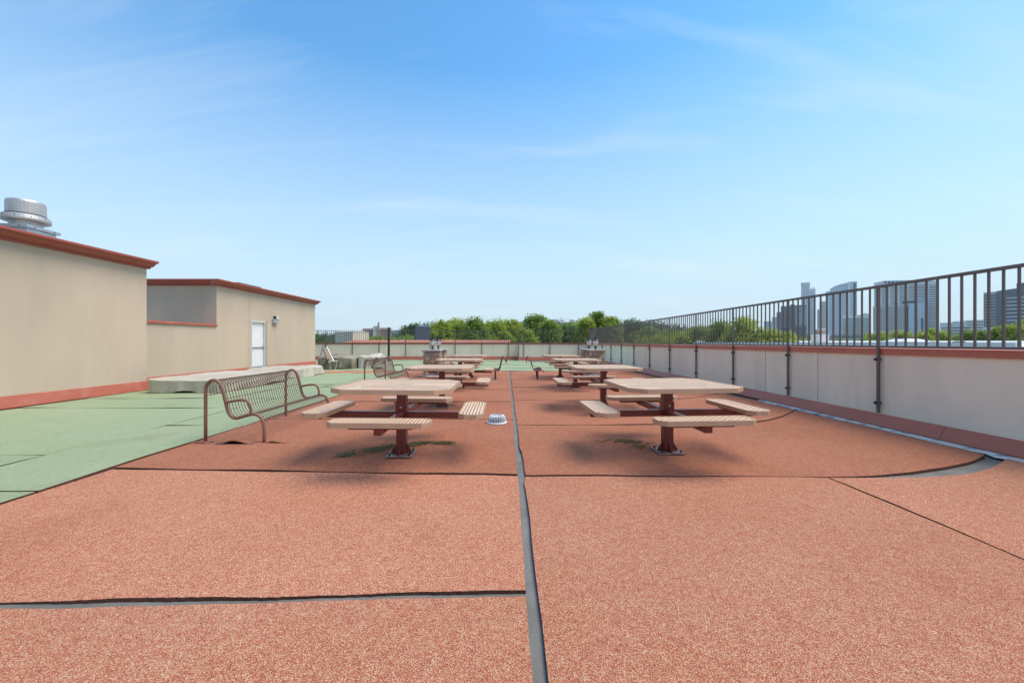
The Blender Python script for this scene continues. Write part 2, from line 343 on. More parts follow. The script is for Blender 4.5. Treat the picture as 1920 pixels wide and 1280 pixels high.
# ------------------------------------------------------------------ the ground and our own building
GZ = -14.0
g = MB(); g.add([(-5000, -3000, GZ), (5000, -3000, GZ), (5000, 8000, GZ), (-5000, 8000, GZ)], [(0, 1, 2, 3)])
struct(g.build('ground', MT['ground'], fix=False))
deck = MB().box(-30, 6.0, -10, 28.2, GZ + .02, 0.0).build('roof_deck', MT['membrane']); struct(deck)

def sheet(material, xl, xr, ylo, yhi, seed, t=.022, rise=0.0, edge=None):
    """one sheet of rubber surfacing laid on the deck; ylo / yhi are functions of x, xl / xr functions of y"""
    y0 = ylo((xl(3) + xr(3)) / 2); y1 = yhi((xl(3) + xr(3)) / 2)
    W = xr((y0 + y1) / 2) - xl((y0 + y1) / 2)
    nx = max(6, min(150, int(W / .035))); ny = max(4, min(40, int((y1 - y0) / .15)))
    if edge is None: edge = .0005 if material != MT['green'] else .0
    m = MB(); vs = []
    for j in range(ny + 1):
        for i in range(nx + 1):
            a = i / nx; b = j / ny
            ym = y0 + (y1 - y0) * b
            x = xl(ym) * (1 - a) + xr(ym) * a
            lo, hi = ylo(x), yhi(x)
            y = lo + (hi - lo) * b
            z = t + .0035 * math.sin(x * 1.9 + y * 1.3 + seed) + .0025 * math.sin(x * 4.1 - y * 3.2 + seed * 2)
            if rise: z += rise * max(0, min(1, (x - 4.2) / 1.0)) ** 2
            if j == 0: z += edge + .003 * math.sin(x * 3 + seed)
            if j == ny: z -= .004
            vs.append((x, y, max(z, .008)))
    top = lambda i, j: j * (nx + 1) + i
    fs = [(top(i, j), top(i + 1, j), top(i + 1, j + 1), top(i, j + 1)) for j in range(ny) for i in range(nx)]
    ring = [top(i, 0) for i in range(nx + 1)] + [top(nx, j) for j in range(1, ny + 1)] + [top(i, ny) for i in range(nx - 1, -1, -1)] + [top(0, j) for j in range(ny - 1, 0, -1)]
    k = len(vs); n = len(ring); vs += [vs[i] for i in ring]; vs += [(vs[i][0], vs[i][1], .002) for i in ring]
    fs += [(k + i, k + n + i, k + n + (i + 1) % n, k + (i + 1) % n) for i in range(n)]
    m.add(vs, fs); me = m.mesh('surfacing_sheet', material, fix=False)
    me.materials.append(MT['cut']); me.polygons.foreach_set('material_index', [0] * (nx * ny) + [1] * n)
    sm = [True] * ((nx) * ny) + [False] * n
    me.polygons.foreach_set('use_smooth', sm)
    return link('surfacing_sheet', me, deck)

def line(y0, slope=0.0, curve=0.0, seed=0.0, amp=.006, off=0.0, gapc=0.0):
    def f(x):
        q = max(0.0, (x - 2.9) / 2.3)
        return y0 + slope * x + curve * q * q + wob(x, seed, amp) + off - gapc * min(1, max(0, (x - 2.6) / 1.8)) ** 1.5
    return f
cst = lambda v, seed=0, amp=.004: (lambda y: v + wob(y, seed, amp))
CL = cst(.100, 1); CR = lambda y: .158 + wob(y, 2, .004) + (.02 if 3.6 < y < 4.5 else 0)
GL = cst(-3.90, 3, .008); RW = lambda y: 5.20 + wob(y, 5, .025) + (.06 if y > 9 else 0)
# left red field
ls = [(-4, 0, 0), (1.96, .031, 0), (3.69, -.046, 0), (6.32, -.01, 0), (8.17, .0, 0), (10.3, 0, 0), (12.9, .01, 0), (14.9, 0, 0), (16.85, 0, 0)]
for k in range(len(ls) - 1):
    a, b = ls[k], ls[k + 1]
    gap = .044 if k == 0 else .012
    sheet(MT['red'] if k < 2 else MT['red_old'], cst(-3.90, 3, .008), CL, line(a[0], a[1], 0, k * 1.7), line(b[0], b[1], 0, (k + 1) * 1.7, off=-gap - .006), k, t=.016 if k == 1 else .022)
# right red field (a lengthwise joint splits the nearest row)
rs = [(-4, 0, 0), (3.66, -.013, .65), (5.9, 0, 1.15), (8.42, 0, 1.05), (10.75, 0, .9), (12.9, 0, .7), (14.9, 0, .5), (16.85, 0, 0)]
for k in range(len(rs) - 1):
    a, b = rs[k], rs[k + 1]
    lo = line(a[0], a[1], a[2], k * 2.1 + 4); hi = line(b[0], b[1], b[2], (k + 1) * 2.1 + 4, off=-.018, gapc=.17 if k == 0 else .02)
    if k == 0:
        sheet(MT['red'], CR, cst(2.955, 7, .004), lo, hi, 11); sheet(MT['red'], cst(2.968, 7, .004), RW, lo, hi, 12, t=.027, rise=.03)
    else: sheet(MT['red_old'], CR, RW, lo, hi, k + 13, rise=.03)
# red strip running across the green towards the covers
sheet(MT['red'], cst(-9.6), cst(-3.93, 3, .008), line(15.62), line(16.83), 31)
# green field, between the left building and the red field
gin = cst(-5.07, 8, .004); gin2 = cst(-5.092, 8, .004)
gr = [-4, 3.26, 5.8, 10.7, 13.9, 15.6]
for k in range(len(gr) - 1):
    sheet(MT['green'], gin, cst(-3.925, 3, .006), line(gr[k], 0, 0, k + 2.2), line(gr[k + 1], 0, 0, k + 3.2, off=-.02), 40 + k, t=.030)
gl = [-4, 1.2, 4.3, 7.36, 8.6, 11.4, 15.6]
for k in range(len(gl) - 1):
    sheet(MT['green'], cst(-9.19 if gl[k + 1] < 10 else -10.05), gin2, line(gl[k], 0, 0, k + 5.2), line(gl[k + 1], 0, 0, k + 6.2, off=-.02), 50 + k, t=.028)
sheet(MT['green'], cst(-10.05), cst(-4.2), line(16.86), line(20.9), 60)
gf = [16.87, 18.7, 20.3, 22.4, 24.3, 26.3]
for k in range(len(gf) - 1):
    sheet(MT['green'], cst(-4.18 if k < 2 else -15.5), cst(1.4), line(gf[k] if k != 2 else 20.95, 0, 0, k + 7.2), line(gf[k + 1] if k != 1 else 20.9, 0, 0, k + 8.2, off=-.01), 62 + k)
    if k < 4: sheet(MT['green'], cst(1.415), cst(5.3), line(gf[k], 0, 0, k + 9.2), line(gf[k + 1], 0, 0, k + 4.2, off=-.01), 72 + k)
sheet(MT['green'], cst(-15.5), cst(.6), line(26.31), line(27.45), 80)
# white brushed-on coating along the right wall, worn and uneven
m = MB(); n = 90; vs = []; fs = []
for i in range(n + 1):
    y = 2.2 + i * (8.4 - 2.2) / n
    wl = .045 + .07 * (0.5 + 0.5 * math.sin(y * 3.1)) + .03 * math.sin(y * 11) + .02 * math.sin(y * 27 + 1)
    if i > n - 8: wl *= (n - i) / 8
    vs += [(5.475 - .07 - max(wl, 0.002), y, .006 + .02 * (wl > .05)), (5.475, y, .03)]
for i in range(n): fs.append((2 * i, 2 * i + 1, 2 * i + 3, 2 * i + 2))
m.add(vs, fs); wc = m.build('coating_strip', MT['coat'], deck, smooth=True)
# curled, torn surfacing at the feet of the near bench
def flap(x0, x1, y, d, hgt, p):
    m = MB(); vs = []; n = 24
    for i in range(n + 1):
        a = i / n; x = x0 + (x1 - x0) * a
        h = hgt * math.sin(math.pi * a) ** p
        vs += [(x, y + .012 * math.sin(a * 7), .024 + h), (x, y + d * .5, .026 + h * .55), (x, y + d, .026)]
        vs += [(x, y + .012 * math.sin(a * 7), .024 + h - .014)]
    fs = []
    for i in range(n):
        o = i * 4
        fs += [(o, o + 4, o + 5, o + 1), (o + 1, o + 5, o + 6, o + 2), (o + 3, o + 7, o + 4, o)]
    m.add(vs, fs); return m.build('torn_flap', MT['red_old'], deck, smooth=True)
flap(-3.56, -3.10, 4.76, .26, .052, 1.5); flap(-3.02, -2.72, 4.80, .14, .030, 1.1); flap(-3.95, -3.62, 4.80, .10, .018, 1.0)
# shade under the lifted edges, painted as black strips laid on the sheets
MB().box(-3.56, -3.10, 4.735, 4.86, .026, .0275).build('painted_flap_shade', MT['black'], deck)
MB().add([(-3.06, 4.86, .0285), (-2.68, 4.80, .0285), (-3.0, 4.80, .0285)], [(0, 1, 2)]).build('painted_flap_shade', MT['black'], deck, fix=False)
MB().add([(-3.97, 4.84, .034), (-3.62, 4.82, .034), (-3.66, 4.86, .034), (-3.86, 4.87, .034)], [(0, 1, 2, 3)]).build('painted_flap_shade', MT['black'], deck, fix=False)
MB().box(.12, .52 - .2, 16.3, 16.42, .03, .034).build('sealant_patch', MT['membrane'], deck)

# ------------------------------------------------------------------ left penthouse buildings
CORN = [(0, 0), (.05, 0), (.05, .035), (.075, .045), (.11, .05), (.15, .075), (.185, .115), (.215, .135), (.255, .14), (.27, .15), (.27, .185), (.255, .20), (0, .20)]
def cornice_y(x, z, y0, y1, parent):        # runs along y, overhanging towards +x
    MB().prism([(x - .03 + a, z + b) for a, b in [(0, 0)] + [(p + .03, q) for p, q in CORN[1:-1]] + [(0, .20)]], 'y', y0, y1).build('cornice', MT['cornice'], parent, bevel=.0)
def flashing_y(x, y0, y1, parent, m, h=.26, side=1, n=1, out=.06):
    L = (y1 - y0) / n
    for i in range(n):
        a = y0 + i * L; lap = .0025 * (i % 2)
        MB().prism([(x - side * .01, .0), (x + side * (out + lap), .03), (x + side * (out + .006 + lap), .045), (x + side * (.014 + lap), h), (x - side * .01, h)], 'y', a + .0, a + L - .003).build('base_flashing', m, parent)
X1, X2 = -9.35, -10.26
b1 = empty('penthouse_building', (X1, 0, 0), 'tall beige stucco rooftop building with red cornice at the left edge', 'building'); b1m = (-X1, 0, 0)
def loc_fix(o, e):   # geometry is written in world coordinates
    o.matrix_parent_inverse = Matrix.Translation(-Vector(e.location)); return o
_link = link
def link(name, me, parent=None, loc=None, rz=None, scale=None):
    o = _link(name, me, parent, loc, rz, scale)
    if parent is not None and parent.type == 'EMPTY' and parent.get('world_parts'): loc_fix(o, parent)
    return o
b1['world_parts'] = 1
MB().box(-17, X1, -8, 10.11, 0, 3.19).build('wall', MT['stucco'], b1)
MB().box(-17, X1 - .02, -8, 10.09, 3.19, 3.3).build('roof', MT['roofing'], b1)
cornice_y(X1, 3.17, -8.2, 3.9, b1); cornice_y(X1, 3.168, 3.9, 10.17, b1)
flashing_y(X1 + .012, -8, 10.13, b1, MT['flash'], n=6)
b2 = empty('penthouse_building', (X2, 13, 0), 'lower beige stucco rooftop building with white door and red cornice', 'building'); b2['world_parts'] = 1
DY0, DY1, DZ = 15.62, 16.52, 2.12
for nm, bx in (('wall', (-18, X2, 13.77, DY0, 0, 3.28)), ('wall', (-18, X2, DY1, 20.86, 0, 3.28)), ('wall', (-18, X2, DY0, DY1, DZ, 3.28)), ('low_wall', (X2 - .3, X2 - .002, 10.12, 13.77, 0, 1.82)), ('wall', (-18, X2 - .12, DY0, DY1, 0, DZ))):
    MB().box(*bx).build(nm, MT['stucco'], b2)
MB().box(-18, X2 - .31, 10.12, 13.76, 0, .9).build('sunken_roof', MT['roofing'], b2)
MB().box(X2 - .36, X2 + .05, 10.12, 13.765, 1.82, 1.895).build('coping', MT['flash'], b2, bevel=.006)
MB().box(-18, X2 - .02, 13.8, 20.84, 3.28, 3.4).build('roof', MT['roofing'], b2)
cornice_y(X2, 3.265, 13.52, 20.95, b2)
# cornice return facing the camera
MB().prism([(13.77 + .03 - a - .03, 3.2655 + b) for a, b in CORN], 'x', -18, X2 + .0).build('cornice', MT['cornice'], b2)
flashing_y(X2 + .012, 10.12, DY0 - .1, b2, MT['flash'], n=2); flashing_y(X2 + .012, DY1 + .12, 20.88, b2, MT['flash'], n=2)
MB().box(X2 - .1, X2 - .055, DY0 + .045, DY1 - .045, .03, DZ - .045).build('door', MT['white'], b2, bevel=.004)
dr = [o for o in b2.children if o.name.startswith('door')][0]
MB().box(X2 - .055, X2 - .02, DY0 + .05, DY1 - .05, 1.02, 1.07).build('push_bar', MT['galv'], dr, bevel=.006)
MB().box(X2 - .055, X2 + .0, DY1 - .11, DY1 - .08, .98, 1.12).build('door_handle', MT['galv'], dr, bevel=.004)
for z in (.25, 1.05, 1.85): MB().box(X2 - .06, X2 - .045, DY0 + .046, DY0 + .075, z, z + .11).build('hinge', MT['galv'], dr)
MB().box(X2 - .0545, X2 - .051, DY0 + .08, DY1 - .08, .05, .27).build('kick_plate', MT['galv'], dr)
fr = MB().box(X2 - .11, X2 + .018, DY0, DY0 + .045, 0.03, DZ).box(X2 - .11, X2 + .018, DY1 - .045, DY1 + .0, .03, DZ).box(X2 - .112, X2 + .02, DY0 - .002, DY1 + .002, DZ - .045, DZ + .02)
fr.build('door_frame', MT['frame'], b2)
MB().box(X2 - .1, X2 + .12, DY0, DY1, 0, .03).build('threshold', MT['galv'], b2)
MB().tube([(X2 + .03, DY1 + .06, .1), (X2 + .03, DY1 + .06, DZ + .02), (X2 + .03, DY1 + .2, DZ + .06)], .012).build('conduit', MT['galv'], b2)
for y, z0, z1 in ((10.9, .27, 1.82), (15.5, DZ - 2.1, 3.27), (19.6, 2.7, 3.27)):
    MB().box(X2 - .01, X2 + .0035, y, y + .014, z0, z1).build('control_joint', MT['joint'], b2)
MB().box(-13, -12, 17.4, 18.9, 3.4, 3.85).build('roof_hatch', MT['cornice'], b2, bevel=.01)
MB().box(-13.06, -11.94, 17.34, 18.96, 3.85, 3.93).build('roof_hatch', MT['postdark'], b2, bevel=.01)
lt = empty('wall_light', (X2, 17.1, 2.16), 'grey wall light fixture beside the white door', 'light'); lt.scale = (.8, .8, .8)
MB().box(0.004, .15, -.12, .30, -.09, .11).build('junction_box', MT['galv'], lt, bevel=.008)
MB().box(.01, .19, .02, .24, .13, .34).build('lamp_housing', MT['frame'], lt, bevel=.01)
MB().box(.02, .16, .0, .018, .17, .30).build('lens', MT['black'], lt)
for dy in (-.04, .1, .2): MB().cyl((0, 0), .035, .03, 0, .012, 12).build('knockout', MT['frame'], lt).matrix_local = Matrix.Translation((.15, dy, .01)) @ Matrix.Rotation(R(90), 4, 'Y')

# roof exhaust fans on the tall building
def exhaust_fan(loc, label, rz):
    e = empty('roof_exhaust_fan', loc, label, 'vent', 'exhaust fans on the tall building', rz)
    MB().box(-.30, .30, -.30, .30, 0, .34).build('curb', MT['galv'], e, bevel=.006)
    MB().box(-.35, .35, -.35, .35, .34, .40).build('flange', MT['galv'], e, bevel=.006)
    MB().lathe((0, 0), [(.24, .40), (.25, .55), (.30, .57)], 32).build('neck', MT['alu'], e, smooth=False)
    sk = MB().lathe((0, 0), [(.34, .52), (.36, .53), (.365, .56), (.345, .64), (.30, .655), (.30, .60)], 36).build('skirt_ring', MT['alu'], e, smooth=False)
    MB().lathe((0, 0), [(.27, .655), (.29, .67), (.29, .92), (.275, .955), (.2, .97)], 36).build('cap', MT['alu'], e, smooth=False)
    MB().lathe((0, 0), [(.297, .645), (.303, .65), (.303, .672), (.292, .676)], 36).build('gasket', MT['black'], e)
    bm = MB().cyl((0, 0), .012, .010, 0, .012, 8).mesh('bolt', MT['black'])
    for k in range(10):
        a = k * math.pi / 5
        o = link('bolt', bm, e); o.matrix_local = Matrix.Rotation(a, 4, 'Z') @ Matrix.Translation((.35, 0, .595)) @ Matrix.Rotation(R(80), 4, 'Y')
    for k in range(8):
        a = (k // 2) * math.pi / 2
        o = link('bolt', bm, e); o.matrix_local = Matrix.Rotation(a, 4, 'Z') @ Matrix.Translation((.351, -.2 + .4 * (k % 2), .37)) @ Matrix.Rotation(R(90), 4, 'Y')
    return e
exhaust_fan((-10.27, 8.32, 3.30), 'round aluminium exhaust fan above the red cornice, nearest the building corner', R(8))
exhaust_fan((-10.55, 7.42, 3.30), 'exhaust fan cut off by the left edge of the photo', R(8))

# ------------------------------------------------------------------ parapet walls and railings
WX = 5.60
pw = empty('parapet_wall', (WX, 8, 0), 'long pale stucco parapet wall with red cap along the right side', 'wall'); pw['world_parts'] = 1
MB().box(WX, WX + .34, -8, 26.5, 0, 1.10).build('wall', MT['stucco_p'], pw)
for i, (a, b) in enumerate([(-8, -1.3), (-1.3, 1.75), (1.75, 6.45), (6.45, 9.1), (9.1, 14.2), (14.2, 20.1), (20.1, 26.55)]):
    lap = .0025 * (i % 2)
    MB().prism([(WX - .024 - lap, 1.085), (WX - .03 - lap, 1.085), (WX - .022 - lap, 1.175 + lap), (WX + .37, 1.19 + lap), (WX + .37, 1.06), (WX + .345, 1.06), (WX + .345, 1.10), (WX - .004, 1.10)], 'y', a, b - .002).build('cap_flashing', MT['flash_p'], pw)
fy = [-8, -3, 1.9, 4.95, 8.05, 11.2, 14.6, 18, 21.5, 26.5]
for i in range(len(fy) - 1):
    lap = .003 * (i % 2)
    MB().prism([(WX + .01, .0), (WX - .105 - lap, .022), (WX - .108 - lap, .038), (WX - .016 - lap, .195), (WX + .01, .20)], 'y', fy[i], fy[i + 1] - .004).build('base_flashing', MT['flash_p'], pw)
for y in (7.0, 8.42, 13.2): MB().box(WX - .003, WX + .01, y, y + .010, .2, 1.08).build('control_joint', MT['joint'], pw)
SP = 1.868; P0 = 5.82
posts_y = [P0 + SP * k for k in range(-4, 12)]
rl = empty('railing', (WX, 8, 1.19), 'dark bronze picket railing along the right parapet wall', 'railing'); rl['world_parts'] = 1
RXC = WX - .045
MB().box(RXC - .022, RXC + .022, posts_y[0], 26.45, 2.075, 2.115).build('top_rail', MT['bronze'], rl, bevel=.004)
MB().box(RXC - .018, RXC + .018, posts_y[0], 26.45, 1.185, 1.215).build('bottom_rail', MT['bronze'], rl, bevel=.003)
pm = MB().box(-.017, .017, -.017, .017, .215, 2.074).mesh('post', MT['bronze'], bevel=.003)
pk = MB().box(-.0095, .0095, -.0095, .0095, 1.216, 2.0745).mesh('picket', MT['bronze'])
cl = MB().box(-.032, .045, -.018, .018, -.022, .022).box(-.03, .0, .018, .03, -.012, .012).mesh('clamp', MT['black'], bevel=.003)
for y in posts_y:
    p = link('post', pm, rl); p.location = (RXC, y, 0)
    for z in (.36, 1.01):
        c = _link('clamp', cl, p); c.location = (.0, .018, z)
    for k in range(1, 14):
        yy = y + SP * k / 14
        if yy < 26.4: q = link('picket', pk, rl); q.location = (RXC, yy, 0)
# far parapet: two runs with a step between them
YA, YB, XJ = 27.7, 26.5, .82
pf = empty('parapet_wall', (-6, YA, 0), 'cream stucco parapet wall at the far left behind the covers', 'wall'); pf['world_parts'] = 1
MB().box(-16, XJ, YA, YA + .3, 0, 1.10).build('wall', MT['stucco_f'], pf)
MB().box(-16, XJ - .003, YA - .025, YA + .33, 1.10, 1.185).build('cap_flashing', MT['flash_p'], pf, bevel=.006)
MB().prism([(YA + .01, 0), (YA - .09, .02), (YA - .015, .25), (YA + .01, .25)], 'x', -16, XJ).build('base_flashing', MT['flash_p'], pf)
pr = empty('parapet_wall', (3, YB, 0), 'cream stucco parapet wall at the far right, stepped closer', 'wall'); pr['world_parts'] = 1
MB().box(XJ, WX + .0, YB, YB + .3, 0, 1.10).box(XJ, XJ + .3, YB + .3, YA + .3, 0, 1.1).build('wall', MT['stucco_f'], pr)
MB().box(XJ - .025, WX - .03, YB - .025, YB + .33, 1.10, 1.185).box(XJ - .025, XJ + .33, YB + .331, YA + .33, 1.10, 1.184).build('cap_flashing', MT['flash_p'], pr, bevel=.006)
MB().prism([(YB + .01, 0), (YB - .09, .02), (YB - .015, .25), (YB + .01, .25)], 'x', XJ - .02, WX - .1).build('base_flashing', MT['flash_p'], pr)
MB().box(2.42, 2.432, YB - .004, YB + .01, .25, 1.09).build('control_joint', MT['joint'], pr)
rf = empty('railing', (-6, YA, 1.19), 'thin dark railing on the far left parapet in front of the tile roof', 'railing'); rf['world_parts'] = 1
rg = empty('railing', (3, YB, 1.19), 'thin dark railing on the far right parapet in front of the trees', 'railing'); rg['world_parts'] = 1
pm2 = MB().box(-.022, .022, -.022, .022, .265, 2.05).mesh('post', MT['bronze']); pk2 = MB().box(-.009, .009, -.009, .009, 1.226, 2.059).mesh('picket', MT['bronze'])
def far_run(e, x0, x1, y, pxs, zt):
    MB().box(x0, x1, y - .02, y + .02, zt, zt + .035).build('top_rail', MT['bronze'], e)
    MB().box(x0, x1, y - .018, y + .018, 1.195, 1.225).build('bottom_rail', MT['bronze'], e)
    for x in pxs: p = link('post', pm2, e); p.location = (x, y, 0)
    k = 0; x = x0 + .07
    while x < x1 - .03:
        if all(abs(x - q) > .04 for q in pxs): q = link('picket', pk2, e); q.location = (x, y, 0)
        x += .134
xa = lambda px, Y: (px - 950) / 730 * Y
far_run(rf, -16, XJ - .03, YA - .05, [xa(p, YA) for p in (561, 611, 661, 711, 761, 808, 853.5, 903.5, 953)], 2.06)
far_run(rg, XJ - .05, WX - .08, YB - .05, [xa(p, YB) for p in (972.5, 982, 1031, 1084.7)], 2.10)
ps = tag(MB().box(-.06, .06, -.06, .06, 0, 2.16).box(-.075, .075, -.075, .075, 2.16, 2.19).box(-.11, .11, -.11, .11, 0.0, .03).build('steel_post', MT['black'], bevel=.006), 'tall black steel post standing before the far wall behind the second bench', 'post'); ps.location = (xa(729, 25.2), 25.2, .02)

# ------------------------------------------------------------------ picnic tables
def octo(W, D, c): a, b = W / 2, D / 2; return [(-a, -b + c), (-a + c, -b), (a - c, -b), (a, -b + c), (a, b - c), (a - c, b), (-a + c, b), (-a, b - c)]
def rim_mesh(name, W, D, c, z0, z1, m):
    o = octo(W, D, c); i = octo(W - .03, D - .03, c * .95); n = 8; mb = MB()
    vs = [(x, y, z0) for x, y in o] + [(x, y, z1 - .006) for x, y in o] + [(x * .997, y * .997, z1) for x, y in o] + [(x, y, z1) for x, y in i] + [(x, y, z0) for x, y in i]
    fs = []
    for r in range(4): fs += [(r * n + k, r * n + (k + 1) % n, (r + 1) * n + (k + 1) % n, (r + 1) * n + k) for k in range(n)]
    fs += [(4 * n + k, 4 * n + (k + 1) % n, (k + 1) % n, k) for k in range(n)]
    return mb.add(vs, fs).mesh(name, m)
TZ, SZ = .782, .527
top_rim = rim_mesh('table_rim', 1.20, 1.20, .15, TZ - .046, TZ, MT['rim'])
top_sheet = MB().add([(x, y, TZ - .003) for x, y in octo(1.176, 1.176, .145)], [tuple(range(8))]).mesh('table_top', MT['perf'], fix=False)
seat_rim = rim_mesh('seat', .92, .255, .065, SZ - .046, SZ, MT['rim'])
seat_sheet = MB().add([(x, y, SZ - .003) for x, y in octo(.896, .231, .06)], [tuple(range(8))]).mesh('perforated_panel', MT['perf'], fix=False)
seat_sheet_x = MB().add([(x, y, SZ - .003) for x, y in octo(.896, .231, .06)], [tuple(range(8))]).mesh('perforated_panel', MT['perf_x'], fix=False)
hub = MB().cyl((0, 0), .045, .045, TZ - .006, TZ - .0015, 20).mesh('umbrella_hole', MT['rim'])
ped = MB().box(-.052, .052, -.052, .052, .015, .735).mesh('pedestal', MT['maroon'], bevel=.006)
collar = MB().box(-.061, .061, -.061, .061, .475, .575).mesh('collar', MT['maroon'], bevel=.005)
boltm = MB().cyl((0, 0), .013, .011, 0, .012, 10).mesh('bolt', MT['bolt'])
arm = MB().box(.0535, .88, -.035, .035, .408, .4795).mesh('arm', MT['maroon'], bevel=.005)
brk = MB().prism([(-.30, .4785), (-.29, .445), (-.05, .445), (-.04, .43), (.04, .43), (.05, .445), (.29, .445), (.30, .4785)], 'y', .76, .80).mesh('seat_bracket', MT['maroon'])
gus = MB().prism([(.053, .016), (.125, .016), (.053, .13)], 'y', -.004, .004).mesh('gusset', MT['maroon'])
plate = MB().box(-.14, .14, -.14, .14, .0, .0155).mesh('base_plate', MT['plate'], bevel=.003)
nutm = MB().cyl((0, 0), .011, .011, .0155, .04, 8).mesh('anchor_bolt', MT['black'])
top_fr = MB().box(-.45, .45, -.02, .02, TZ - .046, TZ - .012).box(-.02, .02, -.45, .45, TZ - .0465, TZ - .0125).mesh('top_frame', MT['maroon'])
def picnic_table(x, y, rz, label, tilt=(0, 0), skip=()):
    e = empty('picnic_table', (x, y, .024), label, 'picnic table', 'picnic tables in two rows', R(rz))
    e.rotation_euler = (R(tilt[0]), R(tilt[1]), R(rz))
    tt = _link('table_top', top_sheet, e); _link('table_rim', top_rim, e); _link('umbrella_hole', hub, tt)
    _link('top_frame', top_fr, e); _link('pedestal', ped, e); _link('collar', collar, e); bp = _link('base_plate', plate, e)
    for k in range(4):
        a = k * math.pi / 2; Rz = Matrix.Rotation(a, 4, 'Z')
        _link('gusset', gus, e).matrix_local = Rz
        b = _link('bolt', boltm, e); b.matrix_local = Rz @ Matrix.Translation((.061, 0, .53)) @ Matrix.Rotation(R(90), 4, 'Y')
        nb = _link('anchor_bolt', nutm, bp); nb.location = ((.105, .105, 0), (-.105, .105, 0), (-.105, -.105, 0), (.105, -.105, 0))[k]
        if k in skip: continue
        A = Matrix.Rotation(a + math.pi / 2, 4, 'Z'); A0 = Matrix.Rotation(a + math.pi, 4, 'Z')
        _link('arm', arm, e).matrix_local = A0
        s = _link('seat', seat_rim, e); s.matrix_local = A @ Matrix.Translation((0, .79, 0))
        _link('perforated_panel', seat_sheet if k % 2 else seat_sheet_x, s)
        _link('seat_bracket', brk, e).matrix_local = A
    return e
picnic_table(-1.165, 4.32, 1.0, 'tan picnic table nearest the camera on the left, beside the moss strip', (-.5, .6))
picnic_table(1.83, 4.435, 1.5, 'tan picnic table nearest the camera on the right', (-.3, -.5))
picnic_table(-1.23, 7.42, 0.5, 'second tan picnic table of the left row')
picnic_table(1.84, 7.42, 1.0, 'second tan picnic table of the right row')
picnic_table(-1.27, 10.62, -.5, 'third tan picnic table of the left row')
picnic_table(1.87, 10.6, .5, 'third tan picnic table of the right row', skip=(0,))
picnic_table(-1.27, 13.63, 1, 'farthest tan picnic table of the left row, beside the stone pillars', skip=(2,))
picnic_table(1.87, 13.6, -1, 'farthest tan picnic table of the right row, beside the stone pillars', skip=(0,))

# ------------------------------------------------------------------ wire benches (local: x depth from rear leg, y length)
def smooth(pts, n=6):
    P = [Vector(p) for p in pts]; o = []
    for i in range(len(P) - 1):
        p0, p1, p2, p3 = P[max(i - 1, 0)], P[i], P[i + 1], P[min(i + 2, len(P) - 1)]
        for k in range(n):
            t = k / n
            o.append(.5 * ((2 * p1) + (-p0 + p2) * t + (2 * p0 - 5 * p1 + 4 * p2 - p3) * t * t + (-p0 + 3 * p1 - 3 * p2 + p3) * t ** 3))
    o.append(P[-1]); return o
prof = [(0, 0, .66), (.008, 0, .72), (.045, 0, .775), (.105, 0, .797), (.165, 0, .768), (.205, 0, .69), (.245, 0, .54), (.275, 0, .42), (.315, 0, .35), (.375, 0, .322), (.45, 0, .338), (.56, 0, .368), (.63, 0, .368), (.685, 0, .335), (.715, 0, .27), (.73, 0, .2)]
ps_ = smooth(prof)
frame_m = MB().tube([Vector((0, 0, 0)), Vector((0, 0, .3)), Vector((0, 0, .6))] + ps_ + [Vector((.73, 0, .1)), Vector((.73, 0, 0))], .0195, 12).mesh('end_frame', MT['bench'], smooth=True)
arm_m = MB().tube(smooth([(.25, 0, .515), (.34, 0, .535), (.45, 0, .548), (.52, 0, .53), (.555, 0, .47), (.565, 0, .38)]), .017, 10).mesh('armrest', MT['bench'], smooth=True)
rodp = smooth([(.028, 0, .60)] + prof[1:13] + [(.685, 0, .335), (.712, 0, .27)], 3)
rod_m = MB().tube(rodp, .0046, 5).mesh('rod', MT['rod'], smooth=True)
hb = MB().tube([(0, 0, 0), (0, 1, 0)], .0045, 6).mesh('cross_rod', MT['rod'])
def wire_bench(loc, rz, L, label, legs=True, pitch=.052):
    e = empty('wire_bench', loc, label, 'bench', 'brown wire benches', rz)
    if legs:
        for y in (0, L):
            f = _link('end_frame', frame_m, e); f.location = (0, y, 0)
            a = _link('armrest', arm_m, e); a.location = (0, y, 0)
    else:
        fm = MB().tube(rodp, .012, 8).mesh('end_frame', MT['bench'], smooth=True)
        for y in (0, L): f = _link('end_frame', fm, e); f.location = (0, y, 0)
        for y in (.18, L - .18):
            MB().box(.44, .51, y - .035, y + .035, 0, .32).build('pedestal', MT['maroon'], e, bevel=.004)
            MB().box(.36, .62, y - .03, y + .03, .318, .345).build('seat_bracket', MT['maroon'], e)
            MB().box(.37, .58, y - .1, y + .1, 0, .012).build('base_plate', MT['plate'], e)
    n = int(L / pitch)
    for k in range(1, n):
        y = L * k / n
        r = _link('rod', rod_m, e); r.location = (0, y, 0)
    for (x, z) in ((.03, .61), (.105, .79), (.238, .56), (.378, .318), (.60, .366), (.712, .275)):
        c = _link('cross_rod', hb, e); c.location = (x, 0, z); c.scale = (1, L, 1)
    return e
wire_bench((-3.75, 4.85, .0), 0, 1.76, 'brown wire bench nearest the camera, standing by torn red surfacing')
wire_bench((-3.85, 10.55, .0), 0, 1.8, 'brown wire bench farther back at the edge of the green surfacing')
wb = wire_bench((.64, 12.75, .02), R(-2), 1.2, 'small pedestal wire bench at far centre, facing the right tables', legs=False, pitch=.1); wb.scale = (.80, 1, .93)
wb = wire_bench((-.03, 13.95, .02), R(182), 1.2, 'small pedestal wire bench at far centre, facing the left tables', legs=False, pitch=.1); wb.scale = (.80, 1, .93)

